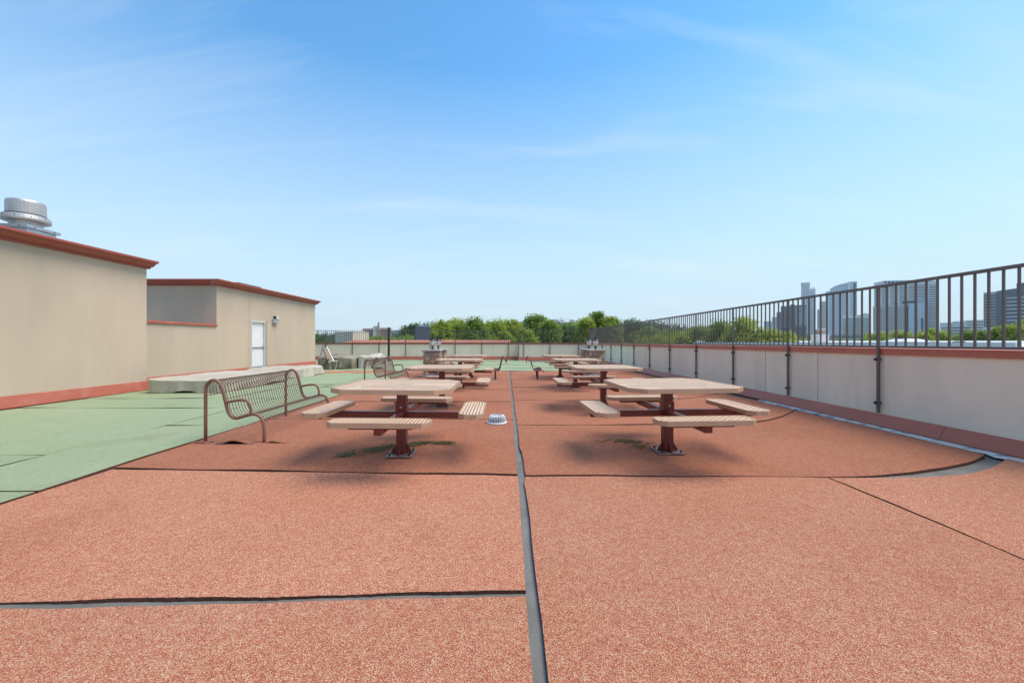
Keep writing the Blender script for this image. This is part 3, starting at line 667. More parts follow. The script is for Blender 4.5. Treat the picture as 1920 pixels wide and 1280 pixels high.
# ------------------------------------------------------------------ stone pillars with lanterns
stone_m = MB().box(-.5, .5, -.5, .5, -.5, .5).mesh('stone', MT['stone'], bevel=.04)
def pillar(x, y, label, seed, plinth=False):
    rr = random.Random(seed); w = .29
    e = empty('stone_pillar', (x, y, .022), label, 'pillar', 'stone pillars flanking the tables')
    MB().box(-w + .03, w - .03, -w + .03, w - .03, 0, .92).build('core', MT['mortar'], e)
    z = .10
    MB().box(-w - .012, w + .012, -w - .012, w + .012, 0, .10).build('plinth', MT['plinth'] if plinth else MT['cap'], e, bevel=.008)
    row = 0
    while z < .91:
        h = min(rr.choice((.075, .09, .105)), .925 - z)
        if h < .03: break
        for side in range(4):
            a = -w; first = True
            while a < w - .03:
                l = rr.choice((.13, .18, .23, .28)) if not first or row % 2 else rr.choice((.09, .14))
                first = False
                if w - (a + l) < .07: l = w - a
                d = .075 + rr.uniform(-.010, .012)
                q = _link('stone', stone_m, e)
                q.matrix_local = Matrix.Rotation(side * math.pi / 2, 4, 'Z') @ Matrix.Translation((a + l / 2, -w + .03 - d / 2 + .04, z + h / 2)) @ Matrix.Diagonal((l - .014, d, h - .016, 1))
                a += l
        z += h; row += 1
    MB().box(-w - .045, w + .045, -w - .045, w + .045, .925, .975).build('cap_stone', MT['cap'], e, bevel=.01)
    return e
def lantern(x, y, label):
    e = empty('post_lantern', (x, y, .998), label, 'lantern', 'black lanterns on the stone pillars')
    MB().lathe((0, 0), [(.055, 0), (.055, .02), (.035, .045), (.028, .10), (.045, .125), (.055, .135), (.02, .14)], 14).build('stem', MT['black'], e)
    MB().lathe((0, 0), [(.05, .14), (.085, .19), (.108, .26), (.113, .315), (.11, .32)], 16).build('glass_globe', MT['lampglass'], e, smooth=False)
    ribm = MB().tube([(.052, 0, .14), (.088, 0, .19), (.111, 0, .26), (.117, 0, .318)], .006, 5).mesh('rib', MT['black'])
    for k in range(6): _link('rib', ribm, e).rotation_euler = (0, 0, k * math.pi / 3 + .3)
    MB().lathe((0, 0), [(.125, .318), (.13, .33), (.118, .345), (.09, .375), (.06, .39), (.055, .41), (.07, .415)], 16).build('hood', MT['black'], e)
    MB().lathe((0, 0), [(.05, .41), (.055, .42), (.05, .455), (.02, .465)], 12).build('finial', MT['black'], e)
    return e
PX = [(-2.66, 14.0), (-2.68, 15.25), (3.30, 14.45), (3.32, 15.7)]
PN = ['nearer stone pillar of the left pair, with blue-grey base', 'farther stone pillar of the left pair', 'nearer stone pillar of the right pair', 'farther stone pillar of the right pair']
LN = ['black lantern on the nearer pillar of the left pair', 'black lantern on the farther pillar of the left pair', 'black lantern on the nearer pillar of the right pair', 'black lantern on the farther pillar of the right pair']
for i, (x, y) in enumerate(PX):
    pillar(x, y, PN[i], 20 + i, i == 0); lantern(x, y, LN[i])

# ------------------------------------------------------------------ roof drain dome
dn = empty('roof_drain', (-.150, 6.02, .024), 'white domed roof drain strainer on the red surfacing', 'drain')
MB().lathe((0, 0), [(.155, 0), (.157, .012), (.14, .02), (.12, .02)], 32).build('base_ring', MT['drain'], dn)
rbm = MB().tube([(.132, 0, .018), (.130, 0, .055), (.122, 0, .088), (.105, 0, .108), (.075, 0, .116)], .0068, 6).mesh('rib', MT['drain'])
for k in range(30): _link('rib', rbm, dn).rotation_euler = (0, 0, k * math.pi / 15)
rb2 = MB().box(.02, .078, -.004, .004, .099, .109).mesh('top_bar', MT['drain'])
for k in range(12): _link('top_bar', rb2, dn).rotation_euler = (0, 0, k * math.pi / 6)
MB().cyl((0, 0), .026, .024, .099, .111, 16).build('centre_boss', MT['drain'], dn)
MB().lathe((0, 0), [(.121, .001), (.121, .055), (.112, .083), (.09, .097), (.02, .098)], 24).build('gap_shade_dome', MT['postdark'], dn)  # near-black dome added inside to paint the shade between the ribs

# ------------------------------------------------------------------ tarpaulin covers
def drape(x0, x1, y0, y1, z, seed, sag=.03, fold=.05, hem=.03, peak=None, nt=120, exp=6.0, out=.03, folds=(5, 9, 17), edge_drop=.05):
    rr = random.Random(seed); ph = [rr.uniform(0, 6.28) for _ in range(8)]
    cx, cy, a, b = (x0 + x1) / 2, (y0 + y1) / 2, (x1 - x0) / 2, (y1 - y0) / 2
    vs = []; rings = []
    rads = [.0, .18, .36, .54, .7, .82, .9, .955, .985, 1.0]
    for r in rads[1:]: rings.append((r, 1.0))
    for d in (.94, .84, .7, .55, .4, .26, .12, .0): rings.append((1.0, d))
    def pt(t, r, d):
        c, s = math.cos(t), math.sin(t)
        k = (abs(c) ** exp + abs(s) ** exp) ** (-1 / exp)
        down = 1 - d
        fl = fold * down * (math.sin(folds[0] * t + ph[0]) * .5 + math.sin(folds[1] * t + ph[1]) * .4 + math.sin(folds[2] * t + ph[2] + 2 * down) * .25) + out * down
        sx, sy = c * k * r * a, s * k * r * b
        nx, ny = c, s; x = cx + sx + nx * fl; y = cy + sy + ny * fl
        zt = z - (edge_drop * ((r - .82) / .18) ** 2 if r > .82 else 0) - sag * (math.sin(x * 2.7 + ph[3]) * .5 + math.sin(y * 3.9 + ph[4]) * .4 + math.sin((x + y) * 7 + ph[5]) * .15)
        if peak:
            for (px, py, ph_, pr) in peak: zt += ph_ * math.exp(-((x - px) ** 2 + (y - py) ** 2) / (2 * pr * pr))
        wr = math.sin(x * 9 + 4 * math.sin(y * 3 + ph[2]) + ph[1]) * math.sin(y * 5 + 3 * math.sin(x * 2.3 + ph[0]))
        zt += sag * .45 * wr + sag * .8 * max(0, math.sin(2 * t + ph[5])) * (r > .6) * (r - .6)
        x += .018 * wr * down * nx; y += .018 * wr * down * ny
        zb = hem * max(0, math.sin(3 * t + ph[6]) + .5 * math.sin(7 * t + ph[7])) + .004
        return (x, y, zb + (zt - zb) * d)
    vs.append(pt(0, 0, 1))
    for (r, d) in rings:
        for k in range(nt): vs.append(pt(2 * math.pi * k / nt, r, d))
    fs = [(0, 1 + k, 1 + (k + 1) % nt) for k in range(nt)]
    for i in range(len(rings) - 1):
        o = 1 + i * nt
        fs += [(o + k, o + nt + k, o + nt + (k + 1) % nt, o + (k + 1) % nt) for k in range(nt)]
    return MB().add(vs, fs)
def cover(args, m, name, label, kw={}):
    o = drape(*args, **kw).build(name, m, smooth=True); tag(o, label, 'tarp', 'tarpaulin covers on the green surfacing'); o.location.z = .03
    return o
cover((-8.85, -6.95, 9.42, 12.5, .345, 3), MT['tarp'], 'tarpaulin_cover', 'beige tarpaulin over a low flat item behind the near bench', dict(hem=.04, fold=.035, sag=.016, exp=10, nt=220, folds=(4, 13, 29), out=-.02, edge_drop=.035))
MB().box(-8.7, -7.1, 9.55, 12.3, .03, .3).build('covered_box', MT['black'], [o for o in COL.objects if o.name == 'tarpaulin_cover'][0]).location.z = -.03
cover((-9.05, -7.15, 13.1, 15.5, .33, 9), MT['tarp'], 'tarpaulin_cover', 'crumpled beige tarpaulin over a low item in front of the white door', dict(hem=.05, fold=.07, sag=.03, exp=5, nt=200, folds=(7, 17, 31)))
cover((-8.75, -7.08, 17.9, 19.6, .55, 15), MT['tarp_g'], 'furniture_cover', 'tall grey-green furniture cover past the corner of the white-door building', dict(hem=.03, fold=.075, sag=.02, out=-.02, exp=16, folds=(9, 23, 37), nt=220, peak=[(-8.1, 18.9, .16, .4)]))
cover((-7.02, -6.0, 18.3, 19.5, .58, 22), MT['tarp_w'], 'furniture_cover', 'bunched pale tarpaulin over dark blue bins near the second bench', dict(hem=.36, fold=.08, sag=.05, exp=10, nt=200, peak=[(-6.2, 18.8, .14, .22)], folds=(3, 11, 27)))
bn = empty('storage_bin', (-6.72, 18.75, .022), 'dark blue plastic bin under the bunched pale tarpaulin', 'bin')
MB().prism([(-.2, 0), (.2, 0), (.23, .4), (-.23, .4)], 'y', -.25, .25).build('body', MT['navy'], bn, bevel=.015); MB().box(-.25, .25, -.28, .28, .4, .44).build('lid', MT['navy'], bn, bevel=.012)
# folding lounge chair leaning on the cover: slung panel, tube frame, wheel, feet
fc = empty('folding_chair', (-8.35, 17.72, .03), 'folded lounge chair leaning against the tall grey-green cover', 'chair')
def bar(name, p, q, r, m): return MB().tube([p, q], r, 8).build(name, m, fc)
A0, A1 = Vector((.38, -.02, .30)), Vector((-.02, .2, .98))
sv2 = Vector((.085, .04, .05))
MB().add([A0 - sv2, A0 + sv2, A1 + sv2 * .7, A1 - sv2 * .7, A0 - sv2 + Vector((.01, .03, .02)), A0 + sv2 + Vector((.01, .03, .02)), A1 + sv2 * .7 + Vector((.01, .03, .02)), A1 - sv2 * .7 + Vector((.01, .03, .02))], [(0, 1, 2, 3), (7, 6, 5, 4), (0, 4, 5, 1), (1, 5, 6, 2), (2, 6, 7, 3), (3, 7, 4, 0)]).build('back_panel', MT['wood'], fc)
bar('frame_tube', A0 - sv2 * 1.15, A1 - sv2 * .85, .016, MT['black']); bar('frame_tube', A0 + sv2 * 1.15, A1 + sv2 * .85, .016, MT['galv'])
bar('leg', (.28, -.05, .5), (-.10, -.22, .0), .014, MT['black']); bar('leg', (.30, .05, .5), (.02, .0, .0), .014, MT['black'])
bar('leg', (-.22, .2, .62), (-.12, .28, 1.12), .03, MT['plinth']); bar('leg', A1, A1 + Vector((.03, .02, .14)), .02, MT['black'])
for k in range(5): bar('slat', (.22 - .07 * k, -.06 - .03 * k, .42 - .085 * k), (.34 - .07 * k, .03 - .03 * k, .42 - .085 * k), .012, MT['black'])
st = empty('folding_stool', (-7.82, 17.6, .03), 'small white-topped folding stool before the grey-green cover', 'stool')
MB().box(-.16, .16, -.13, .13, .36, .385).build('seat', MT['frame'], st, bevel=.008)
for sx in (-1, 1):
    MB().tube([(.14 * sx, -.11, .36), (.15 * sx, .12, 0)], .009).build('leg', MT['galv'], st); MB().tube([(.12 * sx, .11, .36), (.13 * sx, -.12, 0)], .009).build('leg', MT['galv'], st)

# ------------------------------------------------------------------ moss growing on the surfacing
def moss(name, path, width, n, m, label, h=.018, zz=.026):
    vs = np.zeros((n * 3, 3)); P = np.array(path); seg = len(P) - 1
    t = rng.random(n) * seg; i = np.minimum(t.astype(int), seg - 1); f = (t - i)[:, None]
    c = P[i] * (1 - f) + P[i + 1] * f
    clump = np.sin(c[:, 0] * 23) * np.cos(c[:, 1] * 31)
    c = c + rng.normal(0, 1, (n, 2)) * np.array([width * 1.6, width]) * (0.6 + .4 * clump[:, None])
    k1 = np.sin(c[:, 0] * 17 + 1.3) + np.sin(c[:, 1] * 23 + c[:, 0] * 9) + np.sin(c[:, 0] * 41 - c[:, 1] * 37) + rng.normal(0, .9, n)
    c = c[k1 > .4]; n = len(c); vs = np.zeros((n * 3, 3))
    a = rng.random(n) * 6.28; L = h * (.4 + rng.random(n)); s = .006 + .006 * rng.random(n)
    b = np.c_[c, np.full(n, zz)]
    d = np.c_[np.cos(a), np.sin(a), np.zeros(n)]; lean = rng.normal(0, .012, (n, 2))
    vs[0::3] = b - d * s[:, None]; vs[1::3] = b + d * s[:, None]; vs[2::3] = b + np.c_[lean, L]
    me = bpy.data.meshes.new(name); me.from_pydata(vs.tolist(), [], np.arange(n * 3).reshape(-1, 3).tolist()); me.materials.append(m)
    o = link(name, me); tag(o, label, 'moss', kind='stuff'); return o
G = lambda px, py: ((px - 950) / (py - 641) * 1.245, 1.245 * 730 / (py - 641))
moss('moss_patch', [G(640, 856), G(672, 848), G(700, 842), G(740, 838), G(775, 832), G(815, 830), G(850, 831)], .055, 9000, MT['moss'], 'dark green moss strip on the red surfacing under the nearest left table')
moss('moss_patch', [G(1130, 826), G(1170, 826), G(1200, 829), G(1212, 840)], .07, 3500, MT['moss_dry'], 'olive moss patch on the red surfacing under the nearest right table', h=.01)
moss('moss_patch', [G(812, 761), G(826, 759), G(850, 759)], .06, 3500, MT['moss'], 'small moss patch around the foot of the second left table', h=.012)

# ------------------------------------------------------------------ beyond the roof: neighbours
tr = empty('tile_roof', (-4, 29.5, 0), 'terracotta barrel tile roof edge just beyond the far wall', 'roof'); tr['world_parts'] = 1
MB().box(-12.4, .25, 29.55, 36, GZ, 1.22).build('wall', MT['b_beige'], tr)
m = MB(); x = -12.2
while x < .2:
    pr_ = [(x + .075 * math.cos(k * math.pi / 6), 1.20 + .075 * math.sin(k * math.pi / 6)) for k in range(7)]
    vs = [(a, 29.3, z - .02) for a, z in pr_] + [(a, 31.4, z + .17) for a, z in pr_]
    m.add(vs, [(k, k + 1, k + 8, k + 7) for k in range(6)] + [tuple(range(7))[::-1]])
    x += .155
ti = m.build('tiles', MT['tile'], tr); ti['kind'] = 'stuff'
MB().add([(-12.3, 29.35, 1.17), (.2, 29.35, 1.17), (.2, 31.4, 1.36), (-12.3, 31.4, 1.36)], [(0, 1, 2, 3)]).build('roof_slope', MT['flash_p'], tr)
for i, px in enumerate((710, 753, 844)):
    v = empty('roof_vent', (xa(px, 33), 33, 1.2), ('white round roof vent left of the black post', 'white round roof vent right of the black post', 'small white roof vent beyond the lanterns')[i], 'vent', 'white vents on the tile roof')
    k = .7 if i == 2 else 1
    MB().lathe((0, 0), [(.06 * k, 0), (.06 * k, .12), (.11 * k, .14), (.12 * k, .19), (.08 * k, .24), (.02 * k, .26)], 14).build('cap', MT['white'], v)
def corner_box(px0, pxc, px1, ytop, Y, m, name, label, cat, ribs, roofm):
    e = empty(name, (xa(pxc, Y), Y, 0), label, cat); e['world_parts'] = 1
    zt = 1.27 + (641 - ytop) / 730 * Y
    c = Vector((xa(pxc, Y), Y)); l_ = Vector((xa(px0, Y + 2.0), Y + 2.0)); r_ = Vector((xa(px1, Y + 2.6), Y + 2.6)); bk = l_ + r_ - c
    q = [c, r_, bk, l_]
    MB().add([(p.x, p.y, GZ) for p in q] + [(p.x, p.y, zt) for p in q], [(0, 1, 5, 4), (1, 2, 6, 5), (2, 3, 7, 6), (3, 0, 4, 7)]).build('wall', m, e)
    ap = (c + bk) / 2
    MB().add([(p.x + (p.x - ap.x) * .03, p.y + (p.y - ap.y) * .03, zt) for p in q] + [(ap.x, ap.y, zt + .22)], [(0, 1, 4), (1, 2, 4), (2, 3, 4), (3, 0, 4)]).build('roof', roofm, e)
    rm = MB().box(-.02, .02, -.025, .025, -3, zt).mesh('panel_rib', m)
    for a, b, n in ((c, l_, ribs), (c, r_, ribs)):
        for k in range(n + 1):
            p = a + (b - a) * k / n; o = link('panel_rib', rm, e); o.location = (p.x, p.y, 0)
    return e
corner_box(629, 661, 691, 621, 46, MT['shed'], 'rooftop_shed', 'cream corrugated rooftop shed beyond the far left railing', 'shed', 9, MT['b_pale'])
corner_box(777, 779, 805, 611.5, 52, MT['slate'], 'rooftop_shed', 'dark slate-blue rooftop box left of the bright trees', 'shed', 8, MT['slate'])
# flat-roofed neighbour on the right, with skylight, vent hood and chimney
nb = empty('flat_roof_building', (28, 30, 0), 'light grey flat roof of the neighbouring building beyond the right railing', 'building'); nb['world_parts'] = 1
MB().box(22.5, 90, 17, 46, GZ, 1.08).build('roof', MT['b_pale'], nb)
MB().box(22.5, 90, 46.0, 46.4, GZ, 1.42).build('parapet', MT['b_pale'], nb)
MB().box(22.2, 22.498, 17, 46.4, GZ, 1.25).build('parapet', MT['b_pale'], nb)
sk = empty('skylight', (xa(1699, 30), 30, 1.08), 'white pyramid skylight on the neighbouring flat roof', 'skylight')
MB().box(-1.2, 1.2, -1.0, 1.0, 0, .2).build('curb', MT['postdark'], sk, bevel=.01)
for k in range(4):
    a = [(-1.15, -.95), (1.15, -.95), (1.15, .95), (-1.15, .95)]; p, q = a[k], a[(k + 1) % 4]
    MB().add([(p[0], p[1], .202), (q[0], q[1], .202), (q[0] * .35, q[1] * .35, .46), (p[0] * .35, p[1] * .35, .46)], [(0, 1, 2, 3)]).build('pane', MT['skyl'], sk, fix=False)
    MB().tube([(p[0], p[1], .205), (p[0] * .35, p[1] * .35, .465)], .03, 6).build('glazing_bar', MT['frame'], sk)
MB().box(-.44, .44, -.36, .36, .46, .54).build('cap', MT['postdark'], sk, bevel=.01)
vh = empty('vent_hood', (xa(1798, 30), 30, 1.08), 'small dark vent hood on the neighbouring flat roof', 'vent')
MB().prism([(-.35, 0), (.35, 0), (.3, .16), (.05, .26), (-.2, .2)], 'y', -.3, .3).build('hood', MT['postdark'], vh, bevel=.02); MB().box(-.38, .38, -.33, .33, -.01, .03).build('base', MT['galv'], vh)
ch = empty('chimney', (xa(1537, 31), 31, 0), 'pale square chimney with dark brown top beyond the right railing', 'chimney')
MB().box(-.4, .4, -.4, .4, GZ, 1.82).build('shaft', MT['b_pink'], ch, bevel=.02); MB().box(-.2, .25, -.25, .25, 1.86, 2.25).build('flue', MT['b_brick'], ch); MB().box(-.42, .42, -.42, .42, 1.82, 1.87).build('cap_slab', MT['white'], ch); MB().box(-.25, .3, -.3, .3, 2.25, 2.30).build('cap_slab', MT['white'], ch)

# ------------------------------------------------------------------ skyline
def zpx(y, Y): return 1.27 + (641 - y) / 730 * Y
def tower(name, label, Y, px0, px1, ytop, m, group='skyline buildings', depth=40, rot=0):
    """an Empty at the building's foot, turned so that its front faces this roof"""
    th = math.atan(((px0 + px1) / 2 - 950) / 730); D = Y / math.cos(th)
    e = empty(name, (D * math.sin(th), D * math.cos(th), GZ), label, 'building', group, -th); e['yb'] = Y; e['th'] = th
    return e
def uvz(e, px, y, Y):
    """column and row of the photo -> local across / up coordinates on a plane (Y - yb) behind the front"""
    th = e['th']; v = Y - e['yb']; D = e['yb'] / math.cos(th) + v
    u = D * math.tan(math.atan((px - 950) / 730) - th)
    return u, v, (zpx(y, D * math.cos(th) - u * math.sin(th)) - GZ if y < 700 else 0.0)
def blk(e, nm, m, px0, px1, y0, y1, Y, depth, dy=0):
    u0, v, _ = uvz(e, px0, y0, Y); u1, _, _ = uvz(e, px1, y0, Y); pm_ = (px0 + px1) / 2
    return MB().box(u0, u1, v, v + depth, uvz(e, pm_, y1, Y)[2], uvz(e, pm_, y0, Y)[2]).build(nm, m, e)
def poly(e, nm, m, pts, Y, depth):
    q = [uvz(e, p, y, Y) for p, y in pts]
    return MB().prism([(a[0], a[2]) for a in q], 'y', q[0][1], q[0][1] + depth).build(nm, m, e)
def bands(e, nm, m, px0, px1, y0, y1, n, frac, Y, proud=.4):
    for k in range(n):
        a = y0 + (y1 - y0) * k / n; b = a + (y1 - y0) / n * frac
        blk(e, nm, m, px0, px1, a, b, Y - proud, proud + .2)
def fins(e, nm, m, px0, px1, y0, y1, n, wpx, Y, proud=.6):
    for k in range(n):
        p = px0 + (px1 - px0) * (k + .5) / n
        blk(e, nm, m, p - wpx / 2, p + wpx / 2, y0, y1, Y - proud, proud + .2)
def grid(e, nm, m, px0, px1, y0, y1, nx, ny, fx, fy, Y, proud=.35):
    mb = MB()
    for i in range(nx):
        for j in range(ny):
            a = px0 + (px1 - px0) * (i + .5 - fx / 2) / nx; b = px0 + (px1 - px0) * (i + .5 + fx / 2) / nx
            c = y0 + (y1 - y0) * (j + .5 - fy / 2) / ny; d = y0 + (y1 - y0) * (j + .5 + fy / 2) / ny
            pm_ = (px0 + px1) / 2; u0, v, _ = uvz(e, a, c, Y); u1 = uvz(e, b, c, Y)[0]
            mb.box(u0, u1, v - proud, v + .1, uvz(e, pm_, d, Y)[2], uvz(e, pm_, c, Y)[2])
    o = mb.build(nm, m, e); o['kind'] = 'stuff'; return o
# slender pale tower with notched top
Y = 820; e = tower('skyscraper', 'slender pale grey tower with a notched top', Y, 1502, 1529, 530, None)
blk(e, 'shaft', MT['b_grey'], 1502, 1518.5, 531, 800, Y, 40); blk(e, 'shaft', MT['b_pale'], 1518.6, 1529, 541, 800, Y + 2, 38); blk(e, 'roof_screen', MT['g_pale'], 1501.4, 1519, 529.6, 531.6, Y - 1, 42)
poly(e, 'roof_arch', MT['b_grey'], [(1524 + 4 * math.cos(t * math.pi / 8), 541.2 - 4.2 * math.sin(t * math.pi / 8)) for t in range(9)] + [(1520 + .0, 541.2), (1522, 541.2)] + [(1524 - 2.4 * math.cos(t * math.pi / 8), 541.2 - 2.8 * math.sin(t * math.pi / 8)) for t in range(1, 8)] + [(1526.6, 541.2)], Y + 8, 4)
bands(e, 'window_band', MT['g_blue'], 1503, 1517.6, 534, 640, 34, .5, Y); fins(e, 'fin', MT['b_pale'], 1503, 1517.6, 534, 640, 5, .5, Y, .7); bands(e, 'window_band', MT['g_blue'], 1519.2, 1528.4, 545, 640, 31, .45, Y + 1.8)
# glass tower with sloping crown
Y = 760; e = tower('skyscraper', 'blue glass tower with a sloping curved crown', Y, 1548, 1607, 528, None)
cr_ = [(1548, 800), (1548, 547), (1556, 545.5), (1557, 541), (1566, 536), (1580, 531.8), (1591, 529.6), (1591, 800)]
poly(e, 'curtain_wall', MT['g_blue'], cr_, Y, 40)
blk(e, 'core_tower', MT['g_pale'], 1591.2, 1607, 527.6, 800, Y + 4, 40)
blk(e, 'edge_fin', MT['b_pale'], 1590, 1594, 533, 800, Y - 1, 5); blk(e, 'edge_fin', MT['g_pale'], 1548, 1555.5, 547, 640, Y - .8, 3)
bands(e, 'spandrel', MT['g_pale'], 1556.5, 1589.8, 540, 640, 30, .22, Y); fins(e, 'mullion', MT['g_pale'], 1556.5, 1589.8, 546, 640, 9, .35, Y, .6); bands(e, 'spandrel', MT['g_blue'], 1594.5, 1606.6, 530, 640, 32, .3, Y + 3.8)
blk(e, 'curtain_wall', MT['g_dark'], 1600, 1605, 531, 590, Y + 3.4, .5)
# dark blue mid-rise
Y = 520; e = tower('office_block', 'dark blue glass mid-rise left of the slender tower', Y, 1450, 1512, 571, None)
blk(e, 'curtain_wall', MT['g_green'], 1464, 1482, 573.5, 800, Y, 40); blk(e, 'curtain_wall', MT['g_dark'], 1482.1, 1490, 570.5, 800, Y - 2, 40); blk(e, 'curtain_wall', MT['g_green'], 1490.1, 1512, 571.8, 800, Y, 40)
blk(e, 'wing', MT['g_green'], 1456, 1463.9, 585, 800, Y + 4, 30); blk(e, 'wing', MT['b_grey'], 1447.5, 1455.9, 594.5, 800, Y + 6, 30)
bands(e, 'floor_band', MT['g_dark'], 1464.4, 1481.7, 577, 626, 11, .4, Y); bands(e, 'floor_band', MT['g_blue'], 1490.4, 1511.6, 576, 610, 8, .45, Y); blk(e, 'curtain_wall', MT['g_dark'], 1464.2, 1511.8, 613, 632, Y - 1.2, 1)
bands(e, 'floor_band', MT['g_blue'], 1456.4, 1463.5, 588, 626, 9, .4, Y + 4)
# beige tower between
Y = 700; e = tower('apartment_tower', 'small beige tower between the two skyscrapers', Y, 1531, 1546, 565, None)
blk(e, 'shaft', MT['b_beige'], 1536.5, 1548, 565, 800, Y, 30); blk(e, 'shaft', MT['b_beige'], 1532, 1536.4, 580, 800, Y + 2, 26); grid(e, 'windows', MT['g_blue'], 1537, 1547, 568, 630, 4, 18, .5, .5, Y); grid(e, 'windows', MT['g_blue'], 1532.3, 1536.2, 583, 630, 2, 14, .5, .5, Y + 2)
# striped office
Y = 560; e = tower('office_block', 'pale office building with dark horizontal window stripes', Y, 1580, 1633, 588, None)
blk(e, 'wall', MT['b_pale'], 1580, 1612, 591, 800, Y, 40); poly(e, 'wall', MT['b_grey'], [(1612, 800), (1612, 590), (1622, 586.5), (1633, 589.5), (1633, 800)], Y - 2, 36)
bands(e, 'window_band', MT['g_green'], 1580.5, 1611.5, 597, 628, 8, .5, Y); bands(e, 'window_band', MT['g_green'], 1612.5, 1632.5, 597, 628, 8, .45, Y - 2)
# large hotel slab
Y = 420; e = tower('hotel_tower', 'broad grey slab tower with punched-window podium and blue glass corner', Y, 1638, 1762, 525, None)
poly(e, 'wall', MT['b_grey'], [(1638.5, 800), (1638.5, 530.5), (1657, 526.5), (1700, 525), (1761, 526.5), (1761, 800)], Y, 45)
for a, b in ((1654, 1664), (1670, 1681), (1687, 1699), (1704, 1714), (1720, 1737), (1743, 1757)):
    blk(e, 'window_bay', MT['g_green'], a, b, 534, 622, Y - .6, .8)
    bands(e, 'spandrel', MT['b_pale'], a + .2, b - .2, 536, 622, 20, .35, Y - .7, .5)
for a in range(1658, 1700, 7): blk(e, 'roof_opening', MT['g_dark'], a, a + 4.4, 527, 530.8, Y - .5, .8)
grid(e, 'windows', MT['g_dark'], 1640, 1652, 541, 574, 3, 8, .5, .45, Y)
blk(e, 'podium', MT['b_pink'], 1637, 1700.5, 573, 800, Y - 14, 14); grid(e, 'windows', MT['g_green'], 1638, 1700, 575.5, 619, 15, 11, .42, .55, Y - 14); 
blk(e, 'glass_corner', MT['g_blue'], 1703, 1739, 566, 800, Y - 12, 12); blk(e, 'canopy', MT['postdark'], 1692, 1718, 564, 567.5, Y - 13.5, 5)
bands(e, 'spandrel', MT['g_pale'], 1704, 1716, 570, 622, 10, .55, Y - 12); blk(e, 'stair_glass', MT['g_dark'], 1716.5, 1720, 598, 622, Y - 12.6, .8); blk(e, 'stair_glass', MT['g_dark'], 1727, 1731, 596, 622, Y - 12.6, .8); bands(e, 'spandrel', MT['g_pale'], 1721, 1726.5, 570, 622, 10, .5, Y - 12)
# dark office at the right edge
Y = 330; e = tower('office_block', 'dark glass office block at the right edge of the photo', Y, 1844, 1950, 536, None)
poly(e, 'wall', MT['b_grey'], [(1844, 800), (1844, 548.5), (1869, 546), (1869, 800)], Y, 30)
poly(e, 'curtain_wall', MT['g_dark'], [(1869.1, 800), (1869.1, 545.5), (1960, 533), (1960, 800)], Y - 1, 30)
bands(e, 'window_band', MT['g_green'], 1844.6, 1868.6, 553, 614, 11, .5, Y); bands(e, 'floor_band', MT['g_blue'], 1887, 1959, 556, 606, 7, .28, Y - 1); blk(e, 'penthouse', MT['g_dark'], 1906, 1930, 530, 545, Y + 8, 10)
fins(e, 'mullion', MT['g_dark'], 1844.6, 1868.6, 549, 614, 8, .5, Y, .7)
# low buildings along the horizon
for i, (a, b, yt, Y, m, lb, g2) in enumerate([(1762, 1790, 604.5, 620, 'b_pale', 'low pale building right of the broad slab tower', 'g_blue'), (1786, 1812, 602, 600, 'b_grey', 'low grey building with blue windows at the middle of the right gap', 'g_blue'), (1808, 1844, 600, 610, 'b_pink', 'low pinkish block beside the dark office', 'g_green'), (1764, 1822, 611, 300, 'b_pale', 'long white low-rise with dark window strip in front of the small blocks', 'g_dark'), (1556, 1640, 627, 340, 'b_concrete', 'long low concrete garage below the skyscrapers', 'g_dark'), (1294, 1345, 612, 640, 'b_brick', 'low brown block on the horizon left of the big tree', 'g_dark'), (1432, 1450, 602, 560, 'b_pale', 'small pale block between the big tree and the dark blue mid-rise', 'g_blue')]):
    e = tower('low_building', lb, Y, a, b, yt, None); blk(e, 'wall', MT[m], a, b, yt, 800, Y, 25)
    nb_ = max(2, int((632 - yt) / 5)); bands(e, 'window_band', MT[g2], a + 1, b - 1, yt + 2.2, 634, nb_, .45, Y)
# brick complex with a tower on the hillside, far left
Y = 330; e = tower('brick_complex', 'far brick apartment complex with a stair tower beyond the cream shed', Y, 680, 735, 604, None)
blk(e, 'wall', MT['b_brick'], 680, 700, 615.5, 800, Y, 20); blk(e, 'wall', MT['b_beige'], 699, 712, 612, 800, Y - 2, 22); blk(e, 'stair_tower', MT['b_brick'], 708, 711.5, 604, 800, Y - 3, 8); blk(e, 'wall', MT['b_brick'], 712.1, 734, 614.5, 800, Y, 20)
blk(e, 'tower_cap', MT['b_grey'], 701.5, 708, 610, 613, Y - 2.5, 8); grid(e, 'windows', MT['g_dark'], 681, 699, 618, 632, 6, 4, .45, .5, Y); grid(e, 'windows', MT['g_dark'], 713, 733, 617, 632, 7, 4, .45, .5, Y)

